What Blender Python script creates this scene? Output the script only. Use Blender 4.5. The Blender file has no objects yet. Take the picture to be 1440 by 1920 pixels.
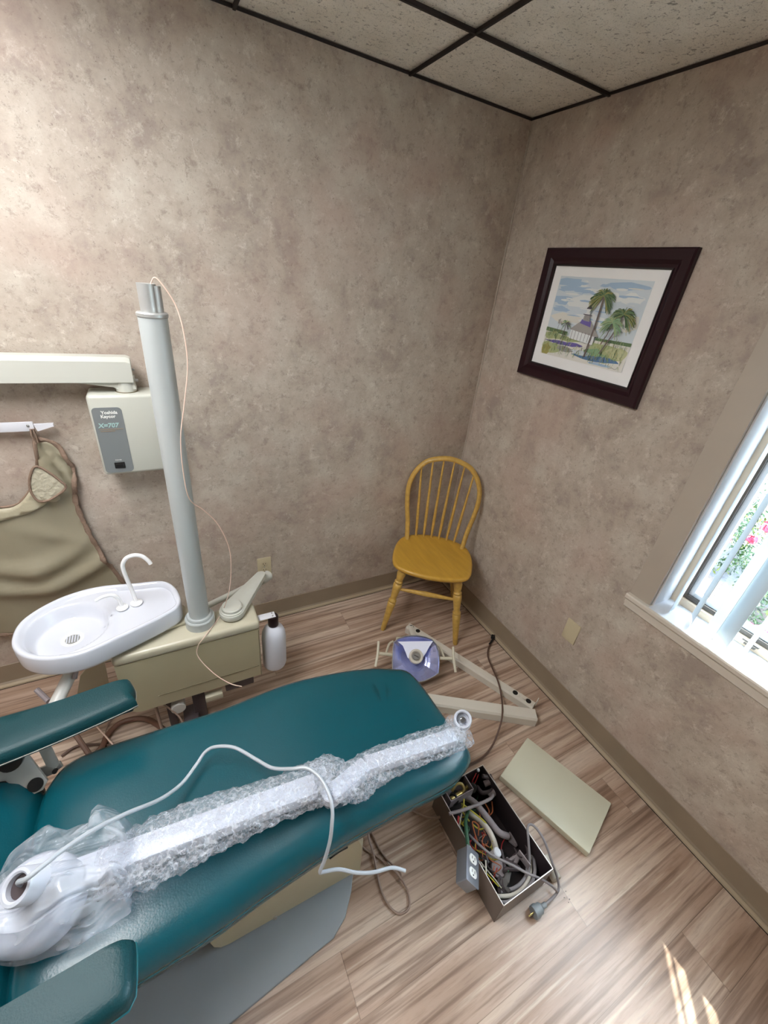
import bpy, bmesh, math, random
from mathutils import Vector, Matrix, noise
from mathutils.geometry import delaunay_2d_cdt
random.seed(7)
S = bpy.context.scene
COL = S.collection
PI = math.pi

# ------------------------------------------------------------ materials
def lin(h):
    h = h.lstrip('#'); out = []
    for i in (0, 2, 4):
        c = int(h[i:i+2], 16)/255
        out.append(c/12.92 if c <= .04045 else ((c+.055)/1.055)**2.4)
    return (*out, 1)

def mat(name, color, rough=.5, metal=0, bump=0, bscale=60, vary=0, vscale=8, spec=.5, coat=0, emit=0, trans=0, stretch=(1,1,1)):
    m = bpy.data.materials.new(name); m.use_nodes = True
    nt = m.node_tree; b = nt.nodes['Principled BSDF']
    c = lin(color)
    b.inputs['Base Color'].default_value = c
    b.inputs['Roughness'].default_value = rough
    b.inputs['Metallic'].default_value = metal
    b.inputs['Specular IOR Level'].default_value = spec
    b.inputs['Coat Weight'].default_value = coat
    b.inputs['Coat Roughness'].default_value = .12
    b.inputs['Transmission Weight'].default_value = trans
    if emit:
        b.inputs['Emission Color'].default_value = c
        b.inputs['Emission Strength'].default_value = emit
    tc = nt.nodes.new('ShaderNodeTexCoord'); mp = nt.nodes.new('ShaderNodeMapping')
    mp.inputs['Scale'].default_value = stretch
    nt.links.new(tc.outputs['Object'], mp.inputs['Vector'])
    if vary:
        n = nt.nodes.new('ShaderNodeTexNoise'); n.inputs['Scale'].default_value = vscale; n.inputs['Detail'].default_value = 5
        nt.links.new(mp.outputs[0], n.inputs['Vector'])
        r = nt.nodes.new('ShaderNodeValToRGB')
        r.color_ramp.elements[0].position = .3; r.color_ramp.elements[1].position = .7
        r.color_ramp.elements[0].color = tuple(x*(1-vary) for x in c[:3])+(1,)
        r.color_ramp.elements[1].color = tuple(min(1, x*(1+vary)) for x in c[:3])+(1,)
        nt.links.new(n.outputs['Fac'], r.inputs['Fac']); nt.links.new(r.outputs['Color'], b.inputs['Base Color'])
    if bump:
        n = nt.nodes.new('ShaderNodeTexNoise'); n.inputs['Scale'].default_value = bscale; n.inputs['Detail'].default_value = 4
        nt.links.new(mp.outputs[0], n.inputs['Vector'])
        bp = nt.nodes.new('ShaderNodeBump'); bp.inputs['Strength'].default_value = bump; bp.inputs['Distance'].default_value = .01
        nt.links.new(n.outputs['Fac'], bp.inputs['Height']); nt.links.new(bp.outputs['Normal'], b.inputs['Normal'])
    return m

def ramp(nt, src, stops):
    r = nt.nodes.new('ShaderNodeValToRGB'); e = r.color_ramp.elements
    while len(e) < len(stops): e.new(.5)
    for k, (p, c) in enumerate(stops):
        e[k].position = p; e[k].color = lin(c) if isinstance(c, str) else (c, c, c, 1)
    nt.links.new(src, r.inputs['Fac']); return r.outputs['Color']

def noise_node(nt, vec, scale, detail=4, rough=.5, dist=0):
    n = nt.nodes.new('ShaderNodeTexNoise'); n.inputs['Scale'].default_value = scale; n.inputs['Detail'].default_value = detail
    n.inputs['Roughness'].default_value = rough; n.inputs['Distortion'].default_value = dist
    nt.links.new(vec, n.inputs['Vector']); return n.outputs['Fac']

def mixc(nt, a, b, fac, mode='MIX'):
    m = nt.nodes.new('ShaderNodeMix'); m.data_type = 'RGBA'; m.blend_type = mode
    for sock, v in ((m.inputs[6], a), (m.inputs[7], b), (m.inputs[0], fac)):
        if isinstance(v, bpy.types.NodeSocket): nt.links.new(v, sock)
        elif isinstance(v, str): sock.default_value = lin(v)
        else: sock.default_value = v
    return m.outputs[2]

def base(name, rough=.6):
    m = bpy.data.materials.new(name); m.use_nodes = True; nt = m.node_tree
    b = nt.nodes['Principled BSDF']; b.inputs['Roughness'].default_value = rough
    tc = nt.nodes.new('ShaderNodeTexCoord')
    mp = nt.nodes.new('ShaderNodeMapping'); nt.links.new(tc.outputs['Object'], mp.inputs['Vector'])
    return m, nt, b, mp

def wall_mat():
    m, nt, b, mp = base('mottled_wallpaper', .62)
    v = mp.outputs[0]
    big = noise_node(nt, v, 6, 9, .72, .1)
    c = ramp(nt, big, [(.36, 'a29489'), (.46, 'b1a496'), (.56, 'baafa1'), (.66, 'c4bbad')])
    med = noise_node(nt, v, 30, 10, .82, .2)
    c2 = mixc(nt, c, '8c7c70', ramp(nt, med, [(.53, 0.0), (.62, .62)]))
    lt = noise_node(nt, v, 18, 10, .82, .2)
    c3 = mixc(nt, c2, 'dad3c6', ramp(nt, lt, [(.54, 0.0), (.64, .55)]))
    sp = noise_node(nt, v, 110, 6, .8)
    c4 = mixc(nt, c3, '5d4e45', ramp(nt, sp, [(.60, 0.0), (.66, .6)]))
    pk = noise_node(nt, v, 3.2, 3, .5)
    c5 = mixc(nt, c4, 'b5998c', ramp(nt, pk, [(.48, 0.0), (.7, .4)]))
    nt.links.new(c5, b.inputs['Base Color'])
    bp = nt.nodes.new('ShaderNodeBump'); bp.inputs['Strength'].default_value = .12; bp.inputs['Distance'].default_value = .004
    nt.links.new(sp, bp.inputs['Height']); nt.links.new(bp.outputs['Normal'], b.inputs['Normal'])
    return m

def floor_mat():
    m, nt, b, mp = base('zebra_wood_vinyl_plank', .33)
    b.inputs['Specular IOR Level'].default_value = .5
    tc = mp.inputs['Vector'].links[0].from_socket
    sep = nt.nodes.new('ShaderNodeSeparateXYZ'); nt.links.new(tc, sep.inputs[0])
    def math_(op, a, bb=None):
        n = nt.nodes.new('ShaderNodeMath'); n.operation = op
        for k, v in enumerate((a, bb)):
            if v is None: continue
            if isinstance(v, bpy.types.NodeSocket): nt.links.new(v, n.inputs[k])
            else: n.inputs[k].default_value = v
        return n.outputs[0]
    rowf = math_('DIVIDE', math_('ADD', sep.outputs['Y'], 4.473), .15)
    row = math_('FLOOR', rowf)
    # plank row boundary / joints
    fy = math_('FRACT', rowf)
    xo = math_('MULTIPLY', math_('FRACT', math_('MULTIPLY', row, .617)), 1.22)
    colf = math_('DIVIDE', math_('ADD', math_('ADD', sep.outputs['X'], xo), 9.0), 1.22)
    coln = math_('FLOOR', colf); fx = math_('FRACT', colf)
    # per-plank offset for the streaks
    off = math_('ADD', math_('MULTIPLY', row, 3.17), math_('MULTIPLY', coln, 7.31))
    cmb = nt.nodes.new('ShaderNodeCombineXYZ')
    nt.links.new(math_('ADD', math_('MULTIPLY', sep.outputs['X'], 1.7), off), cmb.inputs[0])
    nt.links.new(math_('MULTIPLY', sep.outputs['Y'], 60.0), cmb.inputs[1])
    nt.links.new(off, cmb.inputs[2])
    s1 = noise_node(nt, cmb.outputs[0], 1.0, 4, .5, .35)
    cmb2 = nt.nodes.new('ShaderNodeCombineXYZ')
    nt.links.new(math_('ADD', math_('MULTIPLY', sep.outputs['X'], 1.2), off), cmb2.inputs[0])
    nt.links.new(math_('MULTIPLY', sep.outputs['Y'], 10.0), cmb2.inputs[1])
    s2 = noise_node(nt, cmb2.outputs[0], 1.0, 3, .5, .3)
    cmb3 = nt.nodes.new('ShaderNodeCombineXYZ')
    nt.links.new(math_('MULTIPLY', sep.outputs['X'], 14.0), cmb3.inputs[0])
    nt.links.new(math_('MULTIPLY', sep.outputs['Y'], 160.0), cmb3.inputs[1])
    s3 = noise_node(nt, cmb3.outputs[0], 1.0, 3, .6)
    c = ramp(nt, s2, [(.3, '967a66'), (.5, 'b49a87'), (.7, 'ccb8a6')])
    c = mixc(nt, c, '5c4232', ramp(nt, s1, [(.5, 0.0), (.62, .5), (.74, .75)]))
    c = mixc(nt, c, 'dccbb6', ramp(nt, s1, [(.28, .6), (.42, 0.0)]))
    c = mixc(nt, c, '6f5646', ramp(nt, s3, [(.5, 0.0), (.75, .35)]))
    g1 = math_('LESS_THAN', fy, .010); g2 = math_('LESS_THAN', fx, .0018)
    g = math_('MULTIPLY', math_('MAXIMUM', g1, g2), .4)
    c = mixc(nt, c, '3c2c22', g)
    nt.links.new(c, b.inputs['Base Color'])
    bp = nt.nodes.new('ShaderNodeBump'); bp.inputs['Strength'].default_value = .10; bp.inputs['Distance'].default_value = .002
    nt.links.new(s3, bp.inputs['Height']); nt.links.new(bp.outputs['Normal'], b.inputs['Normal'])
    return m

def ceiling_mat():
    m, nt, b, mp = base('fissured_ceiling_tile', .9)
    v = mp.outputs[0]
    c = ramp(nt, noise_node(nt, v, 9, 5, .6), [(.3, 'ddd7ca'), (.7, 'efeadf')])
    f = noise_node(nt, v, 70, 5, .75, .8)
    c = mixc(nt, c, '5a534a', ramp(nt, f, [(.56, 0.0), (.64, .7)]))
    f2 = noise_node(nt, v, 240, 2, .6)
    c = mixc(nt, c, '6b6458', ramp(nt, f2, [(.6, 0.0), (.7, .6)]))
    nt.links.new(c, b.inputs['Base Color'])
    bp = nt.nodes.new('ShaderNodeBump'); bp.inputs['Strength'].default_value = .5; bp.inputs['Distance'].default_value = .006; bp.invert = True
    nt.links.new(f, bp.inputs['Height']); nt.links.new(bp.outputs['Normal'], b.inputs['Normal'])
    return m

def film_mat(name, kind):
    """see-through plastic: part of the light passes, part glints off the surface"""
    m = bpy.data.materials.new(name); m.use_nodes = True; nt = m.node_tree
    nt.nodes.clear()
    out = nt.nodes.new('ShaderNodeOutputMaterial')
    tr = nt.nodes.new('ShaderNodeBsdfTransparent'); tr.inputs[0].default_value = (.97, .98, 1, 1)
    gl = nt.nodes.new('ShaderNodeBsdfPrincipled'); gl.inputs['Base Color'].default_value = (.86, .89, .95, 1)
    gl.inputs['Roughness'].default_value = .22 if kind == 'bubble' else .12
    gl.inputs['Specular IOR Level'].default_value = 1.0
    mix = nt.nodes.new('ShaderNodeMixShader')
    tc = nt.nodes.new('ShaderNodeTexCoord')
    bp = nt.nodes.new('ShaderNodeBump')
    if kind == 'bubble':
        vo = nt.nodes.new('ShaderNodeTexVoronoi'); vo.inputs['Scale'].default_value = 130; vo.feature = 'F1'
        nt.links.new(tc.outputs['Object'], vo.inputs['Vector'])
        nf = noise_node(nt, tc.outputs['Object'], 60, 3, .6)
        bp.inputs['Strength'].default_value = .9; bp.inputs['Distance'].default_value = .006; bp.invert = True
        nt.links.new(vo.outputs['Distance'], bp.inputs['Height'])
        a = ramp(nt, vo.outputs['Distance'], [(.0, .52), (.35, .20), (.6, .48)])
        b_ = ramp(nt, nf, [(.35, .4), (.65, 1.0)])
        fac = mixc(nt, a, b_, 1.0, 'MULTIPLY')
    else:
        mp = nt.nodes.new('ShaderNodeMapping'); mp.inputs['Scale'].default_value = (1, 3.2, 1); mp.inputs['Rotation'].default_value = (0, 0, .9)
        nt.links.new(tc.outputs['Object'], mp.inputs['Vector'])
        nf = noise_node(nt, mp.outputs[0], 8, 2, .45, 1.0)
        bp.inputs['Strength'].default_value = 1; bp.inputs['Distance'].default_value = .05
        nt.links.new(nf, bp.inputs['Height'])
        fac = ramp(nt, nf, [(.3, .12), (.5, .2), (.68, .38)])
    nt.links.new(bp.outputs['Normal'], gl.inputs['Normal'])
    nt.links.new(fac, mix.inputs[0]); nt.links.new(tr.outputs[0], mix.inputs[1]); nt.links.new(gl.outputs[0], mix.inputs[2])
    nt.links.new(mix.outputs[0], out.inputs[0])
    return m

def glass_mat(name='window_glass'):
    m = bpy.data.materials.new(name); m.use_nodes = True; nt = m.node_tree; nt.nodes.clear()
    out = nt.nodes.new('ShaderNodeOutputMaterial'); tr = nt.nodes.new('ShaderNodeBsdfTransparent')
    tr.inputs[0].default_value = (.93, .98, .97, 1)
    gl = nt.nodes.new('ShaderNodeBsdfGlossy'); gl.inputs['Roughness'].default_value = .02
    lw = nt.nodes.new('ShaderNodeLayerWeight'); lw.inputs[0].default_value = .5
    fr = nt.nodes.new('ShaderNodeMapRange'); fr.inputs[1].default_value = .55; fr.inputs[2].default_value = 1; fr.inputs[3].default_value = .03; fr.inputs[4].default_value = .7
    nt.links.new(lw.outputs['Facing'], fr.inputs[0])
    mix = nt.nodes.new('ShaderNodeMixShader')
    nt.links.new(fr.outputs[0], mix.inputs[0]); nt.links.new(tr.outputs[0], mix.inputs[1]); nt.links.new(gl.outputs[0], mix.inputs[2])
    nt.links.new(mix.outputs[0], out.inputs[0]); return m

M = dict(
 wall=wall_mat(), floor=floor_mat(), ceiling=ceiling_mat(),
 grid=mat('dark_ceiling_grid', '1d1412', .7),
 base=mat('taupe_vinyl_baseboard', '8d7d69', .5, vary=.06),
 shoe=mat('quarter_round', 'a8977e', .45), gap=mat('floor_gap', '2b211b', .9),
 trimpaint=mat('window_casing_paint', 'b5aa9c', .45, vary=.03), stool=mat('window_stool_paint', 'cfc6b9', .4),
 white=mat('white_vinyl', 'd4d6da', .35), tanwood=mat('tan_window_frame', 'd6c3ab', .45), darkgasket=mat('dark_gasket', '55504c', .6),
 slat=mat('blind_slat', 'c6ced2', .45),
 teal=mat('teal_vinyl_upholstery', '044a54', .27, bump=.05, bscale=260, spec=.55, vary=.05, vscale=3),
 tealarm=mat('teal_armrest_vinyl', '07393e', .45, bump=.12, bscale=300, spec=.35),
 tealpipe=mat('teal_piping', '1c6a72', .4),
 greybase=mat('grey_base_plate', '85888a', .5, vary=.03), beige=mat('beige_unit_plastic', 'b2a98c', .38, vary=.03),
 beigelid=mat('beige_unit_lid', 'bfb9a3', .3), beigedk=mat('beige_seam', '776d55', .6),
 armgrey=mat('armrest_bracket_paint', 'a5a29a', .45),
 pole=mat('grey_green_pole_paint', 'b2b7b6', .3, spec=.6), steel=mat('brushed_steel', 'a9a9a7', .3, metal=1),
 offwhite=mat('off_white_enamel', 'c6c6bc', .32), putty=mat('putty_enamel', 'bfbfb4', .35), panelgrey=mat('grey_control_panel', '797d7e', .45),
 porcelain=mat('white_porcelain', 'd6d9e2', .14, spec=.6, coat=.4), spout=mat('white_spout', 'fbfbfb', .25),
 alu=mat('satin_aluminium', 'bcbdbb', .38, metal=.55), drain=mat('drain_dark', '8d8d8a', .4), black=mat('black_plastic', '101010', .4), blacklid=mat('dark_red_black_cap', '1c0d10', .35),
 apron=mat('khaki_apron_vinyl', '98907a', .42, bump=.05, bscale=40), apronlt=mat('pale_apron_lining', 'b9b096', .5, bump=.3, bscale=60),
 piping=mat('brown_apron_binding', '8a7362', .7, bump=.5, bscale=160),
 patch=mat('quilted_patch', 'bdb6a0', .7, bump=.7, bscale=70), railw=mat('white_rail', 'dcdce2', .35),
 bottle=mat('frosted_bottle', 'e2e4ee', .35, trans=.12), ivory=mat('ivory_wall_plate', 'c6ba9b', .4), ivorydk=mat('ivory_slot', '3a3026', .6),
 oak=mat('golden_oak', 'c49d4e', .38, vary=.14, vscale=9, stretch=(6, 1, 6), coat=.15),
 oakseat=mat('golden_oak_seat', 'c09438', .36, vary=.10, vscale=7, stretch=(7, 1, 7), coat=.15),
 mahog=mat('dark_mahogany', '250913', .33, spec=.35), mahogin=mat('dark_frame_lip', '140709', .35), matboard=mat('white_mat_board', 'f4f4f3', .8),
 lightarm=mat('warm_grey_arm_paint', 'cfc8bb', .4), lightarm2=mat('ivory_arm_paint', 'c6bea8', .4),
 reflector=mat('dichroic_reflector', 'b4baf0', .15, metal=.75, vary=.3, vscale=9), reflw=mat('white_housing_reflection', 'e4e6f6', .3),
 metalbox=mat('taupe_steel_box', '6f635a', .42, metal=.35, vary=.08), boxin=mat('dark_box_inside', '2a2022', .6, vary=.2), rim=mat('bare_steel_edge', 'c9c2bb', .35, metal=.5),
 bluebox=mat('galvanised_handy_box', '8b9099', .35, metal=.45), outletw=mat('white_receptacle', 'e8e8e4', .4),
 brass=mat('brass_fitting', 'b7a46a', .35, metal=.8), hosegrey=mat('grey_hose', '8f8587', .5, bump=.2, bscale=200), hosedk=mat('dark_hose', '463c3e', .5),
 hosewhite=mat('off_white_hose', 'c4bdb0', .5), green=mat('green_conduit', '2f5a40', .5), red=mat('red_wire', 'b52a2c', .5), yellow=mat('yellow_wire', 'b8ac3a', .5),
 orange=mat('orange_wire', 'a85b34', .5), cordgrey=mat('grey_cord', '8b8688', .5), plug=mat('grey_plug', '858b8e', .45),
 cordbrown=mat('brown_cord', '5a4236', .5), cordtan=mat('tan_cord', '957f72', .5), cordwhite=mat('pale_grey_cable', 'b2b8be', .35),
 pinkwire=mat('pink_wire', 'e4c8b8', .5), cover=mat('pale_green_beige_cover', 'cdcab4', .42, vary=.02), coverside=mat('cover_edge', '8d8872', .5),
 tubing=mat('grey_pvc', 'c8c6c0', .35), pvc=mat('brown_tubing', '6c4c3c', .5),
 bubble=film_mat('bubble_wrap', 'bubble'), bag=film_mat('clear_bag', 'bag'), glass=glass_mat(), armwhite=mat('white_dental_arm', 'c6cad4', .25),
 leaf=mat('leaf_green', '2a4a1c', .5, vary=.35, vscale=14), leafy=mat('leaf_yellow_green', '5f6c1c', .5), petal=mat('red_petal', 'c02848', .5), petalp=mat('pink_petal', 'c05a98', .5),
 mulch=mat('garden_mulch', '463e3b', .9, vary=.5, vscale=60), paving=mat('garden_gravel', '45484d', .9, vary=.3, vscale=40),
 lamp=mat('troffer_diffuser', 'f7f8fa', .5, emit=9), tealtext=mat('teal_lettering', 'a5c4c0', .5), whitetext=mat('white_lettering', 'e8e8e4', .5),
 outwall=mat('outside_wall', 'b8b2a8', .9),
)

# ------------------------------------------------------------ geometry helpers
def wloc(o):
    v = Vector((0, 0, 0))
    while o: v = v+Vector(o.location); o = o.parent
    return v

def catmull(pts, n=8, closed=False):
    P = [Vector(p) for p in pts]; out = []; N = len(P)
    rng = range(N) if closed else range(N-1)
    for i in rng:
        if closed: p0, p1, p2, p3 = P[i-1], P[i], P[(i+1) % N], P[(i+2) % N]
        else: p0, p1, p2, p3 = P[max(i-1, 0)], P[i], P[i+1], P[min(i+2, N-1)]
        for k in range(n):
            t = k/n
            out.append(.5*((2*p1)+(p2-p0)*t+(2*p0-5*p1+4*p2-p3)*t*t+(3*p1-p0-3*p2+p3)*t**3))
    if not closed: out.append(P[-1])
    return out

def resample(pts, n, closed=True):
    P = [Vector(p) for p in pts]
    if closed: P = P+[P[0]]
    L = [0]
    for a, b in zip(P, P[1:]): L.append(L[-1]+(b-a).length)
    out = []; j = 0
    for k in range(n):
        s = L[-1]*k/(n if closed else n-1)
        while j < len(L)-2 and L[j+1] < s: j += 1
        t = (s-L[j])/max(L[j+1]-L[j], 1e-9); out.append(P[j].lerp(P[j+1], min(t, 1)))
    return out

class MB:
    def __init__(s): s.bm = bmesh.new(); s.mi = 0
    def _add(s, verts, faces):
        vs = [s.bm.verts.new(v) for v in verts]; out = []
        for f in faces:
            try: fc = s.bm.faces.new([vs[i] for i in f]); fc.material_index = s.mi; out.append(fc)
            except ValueError: pass
        return vs, out
    def box(s, c, size, rot=None, bev=0, seg=2):
        hx, hy, hz = [v/2 for v in size]
        V = [Vector((x, y, z)) for x in (-hx, hx) for y in (-hy, hy) for z in (-hz, hz)]
        F = [(0, 1, 3, 2), (4, 6, 7, 5), (0, 4, 5, 1), (2, 3, 7, 6), (0, 2, 6, 4), (1, 5, 7, 3)]
        b = bmesh.new(); vs = [b.verts.new(v) for v in V]
        for f in F: b.faces.new([vs[i] for i in f])
        if bev: bmesh.ops.bevel(b, geom=b.edges[:], offset=bev, segments=seg, profile=.5, affect='EDGES')
        Mx = Matrix.Translation(Vector(c)) @ (rot.to_4x4() if rot else Matrix())
        s.merge(b, Mx); return s
    def merge(s, b, Mx=Matrix()):
        b.verts.index_update()
        s._add([Mx @ v.co for v in b.verts], [[v.index for v in f.verts] for f in b.faces]); b.free()
    def rings(s, R, cap0=True, cap1=True, closed=True):
        n = len(R[0]); V = [p for r in R for p in r]; F = []
        for i in range(len(R)-1):
            for k in range(n if closed else n-1):
                F.append((i*n+k, i*n+(k+1) % n, (i+1)*n+(k+1) % n, (i+1)*n+k))
        if cap0: F.append(tuple(reversed(range(n))))
        if cap1: F.append(tuple((len(R)-1)*n+k for k in range(n)))
        s._add(V, F); return s
    def tube(s, pts, r, seg=8, n=8, closed=False, smooth=True, flat=None):
        P = catmull(pts, n, closed) if smooth and len(pts) > 2 else [Vector(p) for p in pts]
        if not hasattr(r, '__len__'): rr = [r]*len(P)
        else: rr = [r[min(int(i*(len(r)-1)/max(len(P)-1, 1)), len(r)-1)] + (r[min(int(i*(len(r)-1)/max(len(P)-1, 1))+1, len(r)-1)]-r[min(int(i*(len(r)-1)/max(len(P)-1, 1)), len(r)-1)])*((i*(len(r)-1)/max(len(P)-1, 1)) % 1) for i in range(len(P))]
        up = None; R = []
        for i, p in enumerate(P):
            if closed: d = P[(i+1) % len(P)]-P[i-1]
            else: d = P[min(i+1, len(P)-1)]-P[max(i-1, 0)]
            d.normalize()
            if up is None: up = Vector((0, 0, 1)) if abs(d.z) < .9 else Vector((1, 0, 0))
            a = up-d*up.dot(d)
            if a.length < 1e-6: a = d.orthogonal()
            a.normalize(); up = a; b = d.cross(a)
            fx, fy = flat or (1, 1)
            R.append([p+(a*math.cos(2*PI*k/seg)*fx+b*math.sin(2*PI*k/seg)*fy)*rr[i] for k in range(seg)])
        if closed: R.append(R[0]); s.rings(R, False, False)
        else: s.rings(R)
        return s
    def lathe(s, prof, c=(0, 0, 0), axis=(0, 0, 1), seg=24, up=None):
        a = Vector(axis).normalized(); u = (up.normalized() if up else a.orthogonal().normalized()); v = a.cross(u); c = Vector(c)
        R = [[c+a*z+(u*math.cos(2*PI*k/seg)+v*math.sin(2*PI*k/seg))*r for k in range(seg)] for r, z in prof]
        s.rings(R, prof[0][0] > 1e-6, prof[-1][0] > 1e-6); return s
    def cyl(s, a, b, r, seg=20, bev=0):
        a, b = Vector(a), Vector(b); L = (b-a).length
        if bev: pr = [(r-bev, 0), (r, bev), (r, L-bev), (r-bev, L)]
        else: pr = [(r, 0), (r, L)]
        return s.lathe(pr, a, b-a, seg)
    def prism(s, poly, o, u, v, n, depth, bev=0):
        """poly in (u,v) coords at o, extruded by depth along n"""
        o, u, v, n = Vector(o), Vector(u), Vector(v), Vector(n)
        def ring(d, ins):
            out = []
            N = len(poly)
            cx = sum(p[0] for p in poly)/N; cy = sum(p[1] for p in poly)/N
            for p in poly:
                dx, dy = p[0]-cx, p[1]-cy; L = math.hypot(dx, dy) or 1
                out.append(o+u*(p[0]-dx/L*ins)+v*(p[1]-dy/L*ins)+n*d)
            return out
        if bev: R = [ring(0, bev*.7), ring(bev, 0), ring(depth-bev, 0), ring(depth-bev*.3, bev*.3), ring(depth, bev)]
        else: R = [ring(0, 0), ring(depth, 0)]
        s.rings(R); return s
    def build(s, name, m, parent=None, angle=35, smooth=True, flip=True):
        mats = m if isinstance(m, (list, tuple)) else [m]
        if flip: bmesh.ops.recalc_face_normals(s.bm, faces=s.bm.faces[:])
        me = bpy.data.meshes.new(name); 
        vs = [v.co for v in s.bm.verts]
        lo = Vector([min(v[i] for v in vs) for i in range(3)]); hi = Vector([max(v[i] for v in vs) for i in range(3)])
        c = (lo+hi)/2
        if parent is None: c.z = lo.z
        for v in s.bm.verts: v.co = v.co-c
        s.bm.to_mesh(me); s.bm.free()
        for mm in mats: me.materials.append(M[mm] if isinstance(mm, str) else mm)
        for p in me.polygons: p.use_smooth = smooth
        if smooth: me.set_sharp_from_angle(angle=math.radians(angle))
        o = bpy.data.objects.new(name, me); COL.objects.link(o)
        if parent: o.parent = parent; o.location = c-wloc(parent)
        else: o.location = c
        return o

def tag(o, label, cat, group=None):
    o['label'] = label; o['category'] = cat
    if group: o['group'] = group
    return o
def thing(name, label, cat, loc, group=None):
    o = bpy.data.objects.new(name, None); COL.objects.link(o); o.location = loc
    o.empty_display_size = .05
    return tag(o, label, cat, group)
def struct(o): o['kind'] = 'structure'; return o
def frame_from(n, u_hint):
    n = Vector(n).normalized(); u = Vector(u_hint); u = (u-n*u.dot(n)).normalized(); return u, n.cross(u), n
def rrect(x0, x1, y0, y1, r, k=5):
    out = []
    for cx, cy, a0 in ((x1-r, y1-r, 0), (x0+r, y1-r, 90), (x0+r, y0+r, 180), (x1-r, y0+r, 270)):
        for i in range(k+1):
            a = math.radians(a0+90*i/k); out.append((cx+r*math.cos(a), cy+r*math.sin(a)))
    return out
def text_mesh(body, size, o, u, v, n, m, name, parent, bold=.0, shear=0, depth=.0006):
    cu = bpy.data.curves.new(name, 'FONT'); cu.body = body; cu.size = size; cu.extrude = depth; cu.offset = bold; cu.shear = shear
    cu.align_x = 'CENTER'
    t = bpy.data.objects.new(name+'_tmp', cu); COL.objects.link(t)
    dg = bpy.context.evaluated_depsgraph_get(); me = bpy.data.meshes.new_from_object(t.evaluated_get(dg))
    u, v, n = Vector(u), Vector(v), Vector(n)
    b = MB(); b._add([Vector(o)+u*w.co.x+v*w.co.y+n*w.co.z for w in me.vertices], [list(p.vertices) for p in me.polygons])
    COL.objects.unlink(t); bpy.data.objects.remove(t)
    return b.build(name, m, parent, smooth=False)
def cushion(outline, medial, prof, dz=lambda p: 0, n=120, cap_bottom=True):
    """outline: closed list of xy; medial: fn(Vector2)->nearest inner point; prof: list of (inset, z)"""
    O = resample(catmull([(p[0], p[1], 0) for p in outline], 6, True), n)
    b = MB(); R = []
    for ins, z in prof:
        ring = []
        for p in O:
            m_ = Vector(medial(p, ins == 10)); d = m_-p; L = d.length
            q = p+d*min(1, (ins/L if ins < 9 else ins-9)) if L > 1e-6 else p.copy()
            q.z = z+dz(q); ring.append(q)
        R.append(ring)
    b.rings(R, cap_bottom, prof[-1][0] != 10)
    bmesh.ops.remove_doubles(b.bm, verts=b.bm.verts[:], dist=.00005)
    return b, O
def seg_medial(a, b):
    a = Vector((*a, 0)); b = Vector((*b, 0)); d = b-a
    def f(p, snap=False):
        t = max(0, min(1, (p-a).dot(d)/d.length_squared)); return a+d*(round(t*40)/40 if snap else t)
    return f

# ------------------------------------------------------------ the room
H = 2.44; XL = -3.4; YF = -3.9
wy0, wy1, wz0, wz1 = -1.275, -2.75, .79, 2.12      # window opening in the right wall
struct(MB().box((XL/2+.1, .06, H/2), (-XL+.4, .12, H+.2)).build('wall_back', 'wall'))
b = MB()
b.box((.07, (wy0+.0)/2+.0, H/2), (.14, -wy0, H+.2)); b.box((.07, (wy1+YF)/2, H/2), (.14, wy1-YF, H+.2))
b.box((.07, (wy0+wy1)/2, (wz0-.1)/2), (.14, wy0-wy1, wz0+.1)); b.box((.07, (wy0+wy1)/2, (wz1+H+.1)/2), (.14, wy0-wy1, H+.1-wz1))
struct(b.build('wall_right', 'wall'))
struct(MB().box((XL-.05, YF/2, H/2), (.1, -YF+.2, H+.2)).build('wall_left', 'wall'))
struct(MB().box((XL/2, YF-.05, H/2), (-XL+.2, .1, H+.2)).build('wall_front', 'wall'))
o = MB().box((0, 0, -.05), (-XL+.4, -YF+.4, .1)).build('floor', 'floor'); o.location = (XL/2+.1, YF/2, -.1)
# keep texture axes on world metres
me = o.data
for v in me.vertices: v.co.x += XL/2+.1; v.co.y += YF/2; 
o.location = (0, 0, -.1); struct(o)
struct(MB().box((XL/2, YF/2, H+.03), (-XL+.4, -YF+.4, .05)).build('ceiling', 'ceiling'))
# ceiling grid, 2 ft module
b = MB()
xs = [-.608-.61*k for k in range(5)]; ys = [-.386-.61*k for k in range(6)]
for x in xs: b.box((x, YF/2, H-.004), (.009, -YF, .01))
for y in ys: b.box((XL/2, y, H-.0045), (-XL, .009, .01))
b.box((-.003, YF/2, H-.002), (.005, -YF, .008)); b.box((XL/2, -.003, H-.0022), (-XL, .005, .008))
struct(b.build('trim_1', 'grid', smooth=False))
# baseboards
def baseboard(name, a, bb, n):
    a, bb, n = Vector(a), Vector(bb), Vector(n)
    prof = [(.001, .112), (.004, .11), (.005, .03), (.008, .016), (.016, .012), (.018, .0), (.001, .0)]
    m = MB(); m.rings([[p+n*d+Vector((0, 0, z)) for d, z in prof] for p in (a, bb)])
    o = struct(m.build(name, 'base', angle=50))
    m = MB(); prof = [(.018, 0), (.018, .013), (.024, .012), (.029, .008), (.031, 0)]
    m.rings([[p+n*d+Vector((0, 0, z)) for d, z in prof] for p in (a, bb)])
    struct(m.build('trim_2' if 'back' in name else 'trim_3', 'shoe'))
    m = MB(); m.rings([[p+n*d+Vector((0, 0, z)) for d, z in [(.031, .0003), (.031, .001), (.0345, .001), (.0345, .0003)]] for p in (a, bb)])
    struct(m.build('trim_4' if 'back' in name else 'trim_5', 'gap'))
baseboard('baseboard_back', (XL, 0, 0), (0, 0, 0), (0, -1, 0))
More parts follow.
